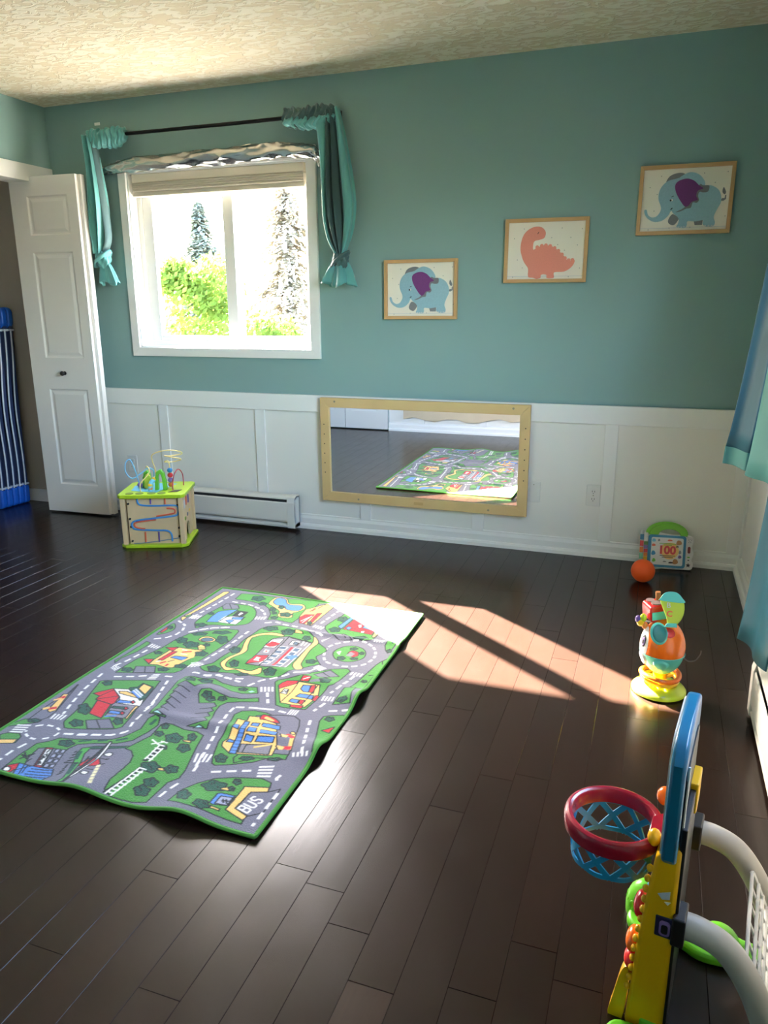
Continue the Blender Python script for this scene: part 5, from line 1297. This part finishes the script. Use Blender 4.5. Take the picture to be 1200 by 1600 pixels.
# local axes: x = away from the hoop (towards the wall), y = along the board (near end negative)
BW = .122
bb = [(-BW, .385), (-BW+.012, .37), (BW-.012, .37), (BW, .385), (BW, .565), (BW-.02, .59), (BW-.05, .60), (-BW+.05, .60), (-BW+.02, .59), (-BW, .565)]
bo = MB().prism(bb, -.021, .004, 'x').build('backboard', m_bbl, bt, 35, bevel=.006, seg=3)
inn = [(y*.80-.005, .475+(z-.485)*.62) for y, z in bb]
MB().prism(inn, .003, .0065, 'x').build('back_recess', m_black, bo); MB().prism([(y*.93, .485+(z-.485)*.93) for y, z in bb], -.024, -.020, 'x').build('front_panel', m_bkwhite, bo)
MB().tube([(.0075, -BW*.80, .40), (.0075, -BW*.80, .555)], .0022, 6).build('white_edge_line', m_bkwhite, bo)
ring_c = (-.115, -.03, .372); RR = .081
prof_path = [(ring_c[0]+RR*math.cos(2*PI*k/56), ring_c[1]+RR*math.sin(2*PI*k/56), ring_c[2]) for k in range(56)]
hp = MB(); vs = []; sec = [(.0085, .0), (.006, .0065), (.0, .009), (-.006, .0065), (-.0085, .0), (-.0075, -.022), (.0065, -.024), (.0085, -.01)]
for k in range(56):
    a = 2*PI*k/56
    for r, z in sec: vs.append((ring_c[0]+(RR+r)*math.cos(a), ring_c[1]+(RR+r)*math.sin(a), ring_c[2]+z))
n = len(sec); hp.add(vs, [(k*n+j, k*n+(j+1) % n, ((k+1) % 56)*n+(j+1) % n, ((k+1) % 56)*n+j) for k in range(56) for j in range(n)])
hp.hexa([(-.05, -.052, .35), (-.018, -.06, .345), (-.018, .025, .345), (-.05, .0, .35)], [(-.05, -.05, .379), (-.018, -.058, .384), (-.018, .023, .384), (-.05, -.002, .379)])
hoop = hp.build('hoop', m_hoop, bt, 45, bevel=.001)
# net lattice hanging from the hoop
nt_ = MB(); NS2 = 9
def npt(a, v): 
    r = RR-.004-.006*v; return (ring_c[0]+r*math.cos(a), ring_c[1]+r*math.sin(a), ring_c[2]-.02-.058*v)
def strip(a0, v0, a1, v1, w=.0045):
    K = 6
    for q in range(K):
        P = [npt(a0+(a1-a0)*t, v0+(v1-v0)*t) for t in (q/K, (q+1)/K)]
        mid = Vector((ring_c[0], ring_c[1], 0)); p, s = Vector(P[0]), Vector(P[1]); nn = Vector((p.x-mid.x, p.y-mid.y, 0)).normalized(); t = (s-p).normalized(); b_ = nn.cross(t)*w; e = t*.0008
        nt_.hexa([p-b_-nn*.0014-e, p+b_-nn*.0014-e, p+b_+nn*.0014-e, p-b_+nn*.0014-e], [s-b_-nn*.0014+e, s+b_-nn*.0014+e, s+b_+nn*.0014+e, s-b_+nn*.0014+e])
for k in range(NS2):
    a0 = 2*PI*k/NS2; da = 2*PI/NS2
    strip(a0, 0, a0+da/2, .5, .0055); strip(a0+da, 0, a0+da/2, .5, .0055); strip(a0+da/2, .5, a0, 1., .0055); strip(a0+da/2, .5, a0+da, 1., .0055)
for k in range(36): strip(2*PI*k/36, .0, 2*PI*(k+1)/36, .0, .004)
for k in range(36): strip(2*PI*k/36, .95+.05*abs(math.sin(k*PI/4)), 2*PI*(k+1)/36, .95+.05*abs(math.sin((k+1)*PI/4)), .0045)
nt_.build('net', m_net, hoop)
# yellow post with its play panel
post = MB(); post.prism([(-.055, .0), (.012, .0), (.012, .40), (-.012, .40), (-.03, .375), (-.038, .30), (-.046, .2)], -.108, .10, 'y'); pst = post.build('yellow_post', m_py, bt, 40, bevel=.008, seg=3)
MB().box(.006, .016, -.104, .096, .01, .44).build('back_cover', m_black, pst, bevel=.002)
MB().box(.004, .02, .02, .085, .39, .452).build('upper_bracket', m_py, pst, bevel=.003)
for k in range(13): MB().ell((-.056+.0016*k+.001*math.sin(k), -.1, .08+.022*k), .006, .007, .007, 10, 6).build('edge_bump', m_py, pst, 60)
MB().ell((-.038, -.07, .385), .012, .014, .016, 14, 8).build('yellow_knob', m_py, pst, 60)
MB().ell((-.036, .045, .395), .016, .018, .018, 14, 8).build('orange_knob', m_torangep, pst, 60); MB().ell((-.03, .05, .415), .006, .006, .008, 10, 6).build('orange_knob', m_torangep, pst, 60)
for z, m, s in ((.245, m_tred, .024), (.165, m_torangep, .022), (.125, m_tred, .017), (.10, m_torangep, .014)): MB().ell((-.048-.008*(z < .2), -.075, z), .013, .026, s, 16, 10).build('play_button', m, pst, 60)
MB().prism([(-.02, .305), (.0, .315), (.0, .30), (-.012, .296)], -.1095, -.108, 'y').build('sticker', mat('silver_sticker', (190, 200, 214), .3), pst); MB().prism([(-.008, .292), (.002, .294), (-.002, .287)], -.1095, -.108, 'y').build('sticker', m_bkwhite, pst)
MB().prism(smooth2([(-.085, .0), (-.06, .0), (-.055, .09), (-.06, .12), (-.07, .10), (-.08, .04)], 4), -.1, -.075, 'y').build('yellow_petal', m_py, pst, 60)
sk = MB().box(-.02, .022, -.1095, -.075, .218, .262).build('tube_socket', mat('navy_socket_plastic', (34, 32, 70), .4), pst, bevel=.003)
MB().prism(rrect(-.012, .006, .226, .254, .006), -.1135, -.108, 'y').build('socket_button', m_violet, sk); MB().prism(rrect(-.0085, .0025, .231, .249, .004), -.1145, -.112, 'y').build('socket_hole', m_black, sk)
# goal: two grey tubes and a white net frame
for y in (-.092, .18):
    g = MB(); pts = spline([(.012, y, .243), (.05, y, .243), (.095, y, .225), (.135, y, .175), (.165, y, .11), (.185, y, .05), (.195, y, .012)], 6)
    g.tube(pts, .0235, 12, squash=(1.0, 1.0)); g.build('goal_tube', m_gt, bt, 50)
    MB().box(.008, .03, y-.026, y+.026, .215, .272).build('tube_collar', m_black, bt, bevel=.003)
MB().box(-.005, .012, .09, .19, .225, .262).build('tube_crossbar', m_black, bt)
nf = MB(); P0 = [(.128, .205), (.152, .15), (.172, .10), (.188, .05), (.2, .02)]
for y in (-.07, .155): nf.tube([(x, y, z) for x, z in P0], .005, 6)
nfo = nf.build('net_frame', m_gnet, bt, 50)
for i in range(9):
    t = i/8; x = .128+.072*t**.8; z = .205-.185*t; MB().tube([(x, -.07, z), (x, .155, z)], .0035, 6).build('net_bar', m_gnet, nfo)
for k in range(4): y = -.03+.047*k; MB().tube([(x, y, z) for x, z in P0], .003, 6).build('net_bar', m_gnet, nfo)
# green feet
def foot(y, sgn):
    f = smooth2([(-.085, y-.03), (-.05, y-.045), (.0, y-.03), (.05, y-.05), (.10, y-.045), (.15, y-.03), (.2, y-.035), (.225, y-.0), (.19, y+.03), (.13, y+.03), (.08, y+.05), (.03, y+.045), (-.02, y+.05), (-.075, y+.03), (-.095, y)], 4)
    o = MB().prism(f, .0, .024, 'z').build('green_foot', m_gr, bt, 40, bevel=.008, seg=3)
    MB().ell((-.068, y+.035, .02), .038, .04, .062, 18, 10, .3, 1.).build('foot_leaf', m_gr, o, 70); MB().ell((.085, y+.005, .022), .04, .034, .034, 18, 10, .3, 1.).build('foot_dome', m_gr, o, 70)
    for k in range(6): MB().ell((-.1+.005*abs(k-2.5), y+.005+.012*k, .035), .008, .004, .012, 8, 6).build('foot_rib', m_gr, o, 60)
foot(.15, 1)
MB().prism(smooth2([(-.085, -.16), (-.06, -.175), (-.02, -.165), (.0, -.14), (-.02, -.115), (-.07, -.12)], 4), 0, .018, 'z').build('green_foot', m_gr, bt, 40, bevel=.006, seg=3)
MB().box(-.03, .015, -.11, .115, .002, .03).build('foot_bar', m_gr, bt, bevel=.006)
MB().ell((-.065, .09, .10), .01, .018, .03, 14, 8).build('blue_slider', m_bblue, bt, 60); bpy.data.objects['blue_slider'].location = (.01, .09, -.03)

# ------------------------------------------------------------------ wall chart seen low in the mirror
ch = MB(); ch.prism([(1.16, .72)]+[(1.16+.11*k, .13+.02*math.sin(k*1.7)+.03*(k > 8)) for k in range(13)]+[(2.48, .72)], YF+.024, YF+.03)
tag(ch.build('wall_chart', mat('beige_chart_paper', (206, 186, 156), .8, var=(6, .12))), 'beige paper chart with wavy foot, reflected at the mirror top', 'wall chart')

# ------------------------------------------------------------------ outside: lawn, shrub and conifers beyond the back window
m_lawn = mat('sunlit_lawn', (100, 99, 90), .9, var=(3, .2)); lawn = MB().box(-60, 60, .3, 90, -.7, -.6).build('ground_outside', m_lawn); tag(lawn, 'lawn outside the window', kind='structure')
def leafmat(name, rgb, rgb2):
    m = bpy.data.materials.new(name); m.use_nodes = True; nt = m.node_tree; nt.nodes.clear(); o = nt.nodes.new('ShaderNodeOutputMaterial')
    d = nt.nodes.new('ShaderNodeBsdfDiffuse'); t = nt.nodes.new('ShaderNodeBsdfTranslucent'); mx = nt.nodes.new('ShaderNodeMixShader'); mx.inputs[0].default_value = .5
    d.inputs[0].default_value = lin(rgb)+(1,); t.inputs[0].default_value = lin(rgb2)+(1,); nt.links.new(d.outputs[0], mx.inputs[1]); nt.links.new(t.outputs[0], mx.inputs[2]); nt.links.new(mx.outputs[0], o.inputs[0]); return m
m_bark = mat('tree_bark', (126, 112, 98), .9)
def leaves(mb, c, rad, n, size, r, hollow=.35):
    for _ in range(n):
        while True:
            d = Vector((r.uniform(-1, 1), r.uniform(-1, 1), r.uniform(-1, 1)))
            if hollow < d.length < 1: break
        p = Vector((c[0]+d.x*rad[0], c[1]+d.y*rad[1], c[2]+d.z*rad[2])); q = Vector((r.gauss(0, 1), r.gauss(0, 1), r.gauss(0, 1))).normalized(); s = q.orthogonal().normalized()*size*r.uniform(.6, 1.3); t = q.cross(s).normalized()*size*.55
        mb.add([p-s, p+t, p+s, p-t], [(0, 1, 2, 3)])
def shrub(name, label, loc, blobs, n, size, m):
    r = random.Random(hash(label) % 1000 if False else len(label)*7+n); t = thing(name, label, 'shrub', loc, group='plants outside the back window'); mb = MB()
    for (c, rad) in blobs: leaves(mb, c, rad, n, size, r)
    mb_mesh(mb, 'foliage', m, t); MB().tube([(0, 0, 0), (.05, 0, .6), (0, .1, 1.2)], [.08, .06, .03], 8).build('stem', m_bark, t, 60)
def mb_mesh(mb, name, m, parent):
    me = bpy.data.meshes.new(name); me.from_pydata(mb.V, [], mb.F); me.materials.append(m); o = bpy.data.objects.new(name, me); scene.collection.objects.link(o); o.parent = parent; return o
def conifer(label, loc, h, w, n, m, seed, droop=.3, size=.10):
    r = random.Random(seed); t = thing('conifer_tree', label, 'tree', loc, group='plants outside the back window'); mb = MB()
    for i in range(n):
        v = r.random()**.8; z = h*(.12+.88*v); L_ = w*(1-v)**.9*r.uniform(.6, 1.05)+.08; a = r.uniform(0, 2*PI); k = max(3, int(L_/size*1.3))
        for j in range(k):
            s = (j+r.random())/k; p = Vector((L_*s*math.cos(a), L_*s*math.sin(a), z-droop*L_*s*s+r.uniform(-.05, .05)))
            d = Vector((math.cos(a)+r.uniform(-.7, .7), math.sin(a)+r.uniform(-.7, .7), r.uniform(-.5, .1))).normalized()*size*1.2; e = d.cross(Vector((0, 0, 1))).normalized()*size*.35
            mb.add([p-d-e*.2, p+e, p+d, p-e], [(0, 1, 2, 3)])
    mb_mesh(mb, 'foliage', m, t); MB().tube([(0, 0, 0), (0, 0, h*.95)], [.06, .01], 8).build('trunk', m_bark, t, 60)
m_lf1 = leafmat('yellow_green_leaf', (84, 106, 44), (92, 112, 46)); m_lf2 = leafmat('glare_paled_needle', (140, 148, 136), (130, 138, 122)); m_lf3 = leafmat('glare_washed_needle', (184, 178, 162), (176, 166, 146))  # conifer needles coloured pale to stand in for glare and overexposure
shrub('leafy_shrub', 'bright yellow-green shrub outside the first window pane', (-3.05, 6.2, -.6), [((-.1, 0, 1.9), (.62, .6, .62)), ((.25, .1, 2.2), (.45, .5, .5)), ((-.35, 0, 2.35), (.3, .4, .3)), ((.1, 0, 1.2), (.75, .6, .7))], 900, .06, m_lf1)
conifer('distant glare-paled conifer above the bright shrub', (-7.95, 14, -.6), 4.5, 1.75, 1900, m_lf2, 4, size=.14)
conifer('glare-paled drooping conifer outside the second window pane', (-3.85, 10.8, -.6), 4.85, 2.6, 1500, m_lf3, 9, droop=.55, size=.10)
shrub('leafy_shrub', 'low yellow-green shrub at the foot of second pane', (-1.62, 5.4, -.6), [((-.05, 0, 1.5), (.35, .35, .4)), ((.3, .1, 1.45), (.3, .35, .35))], 500, .055, m_lf1)
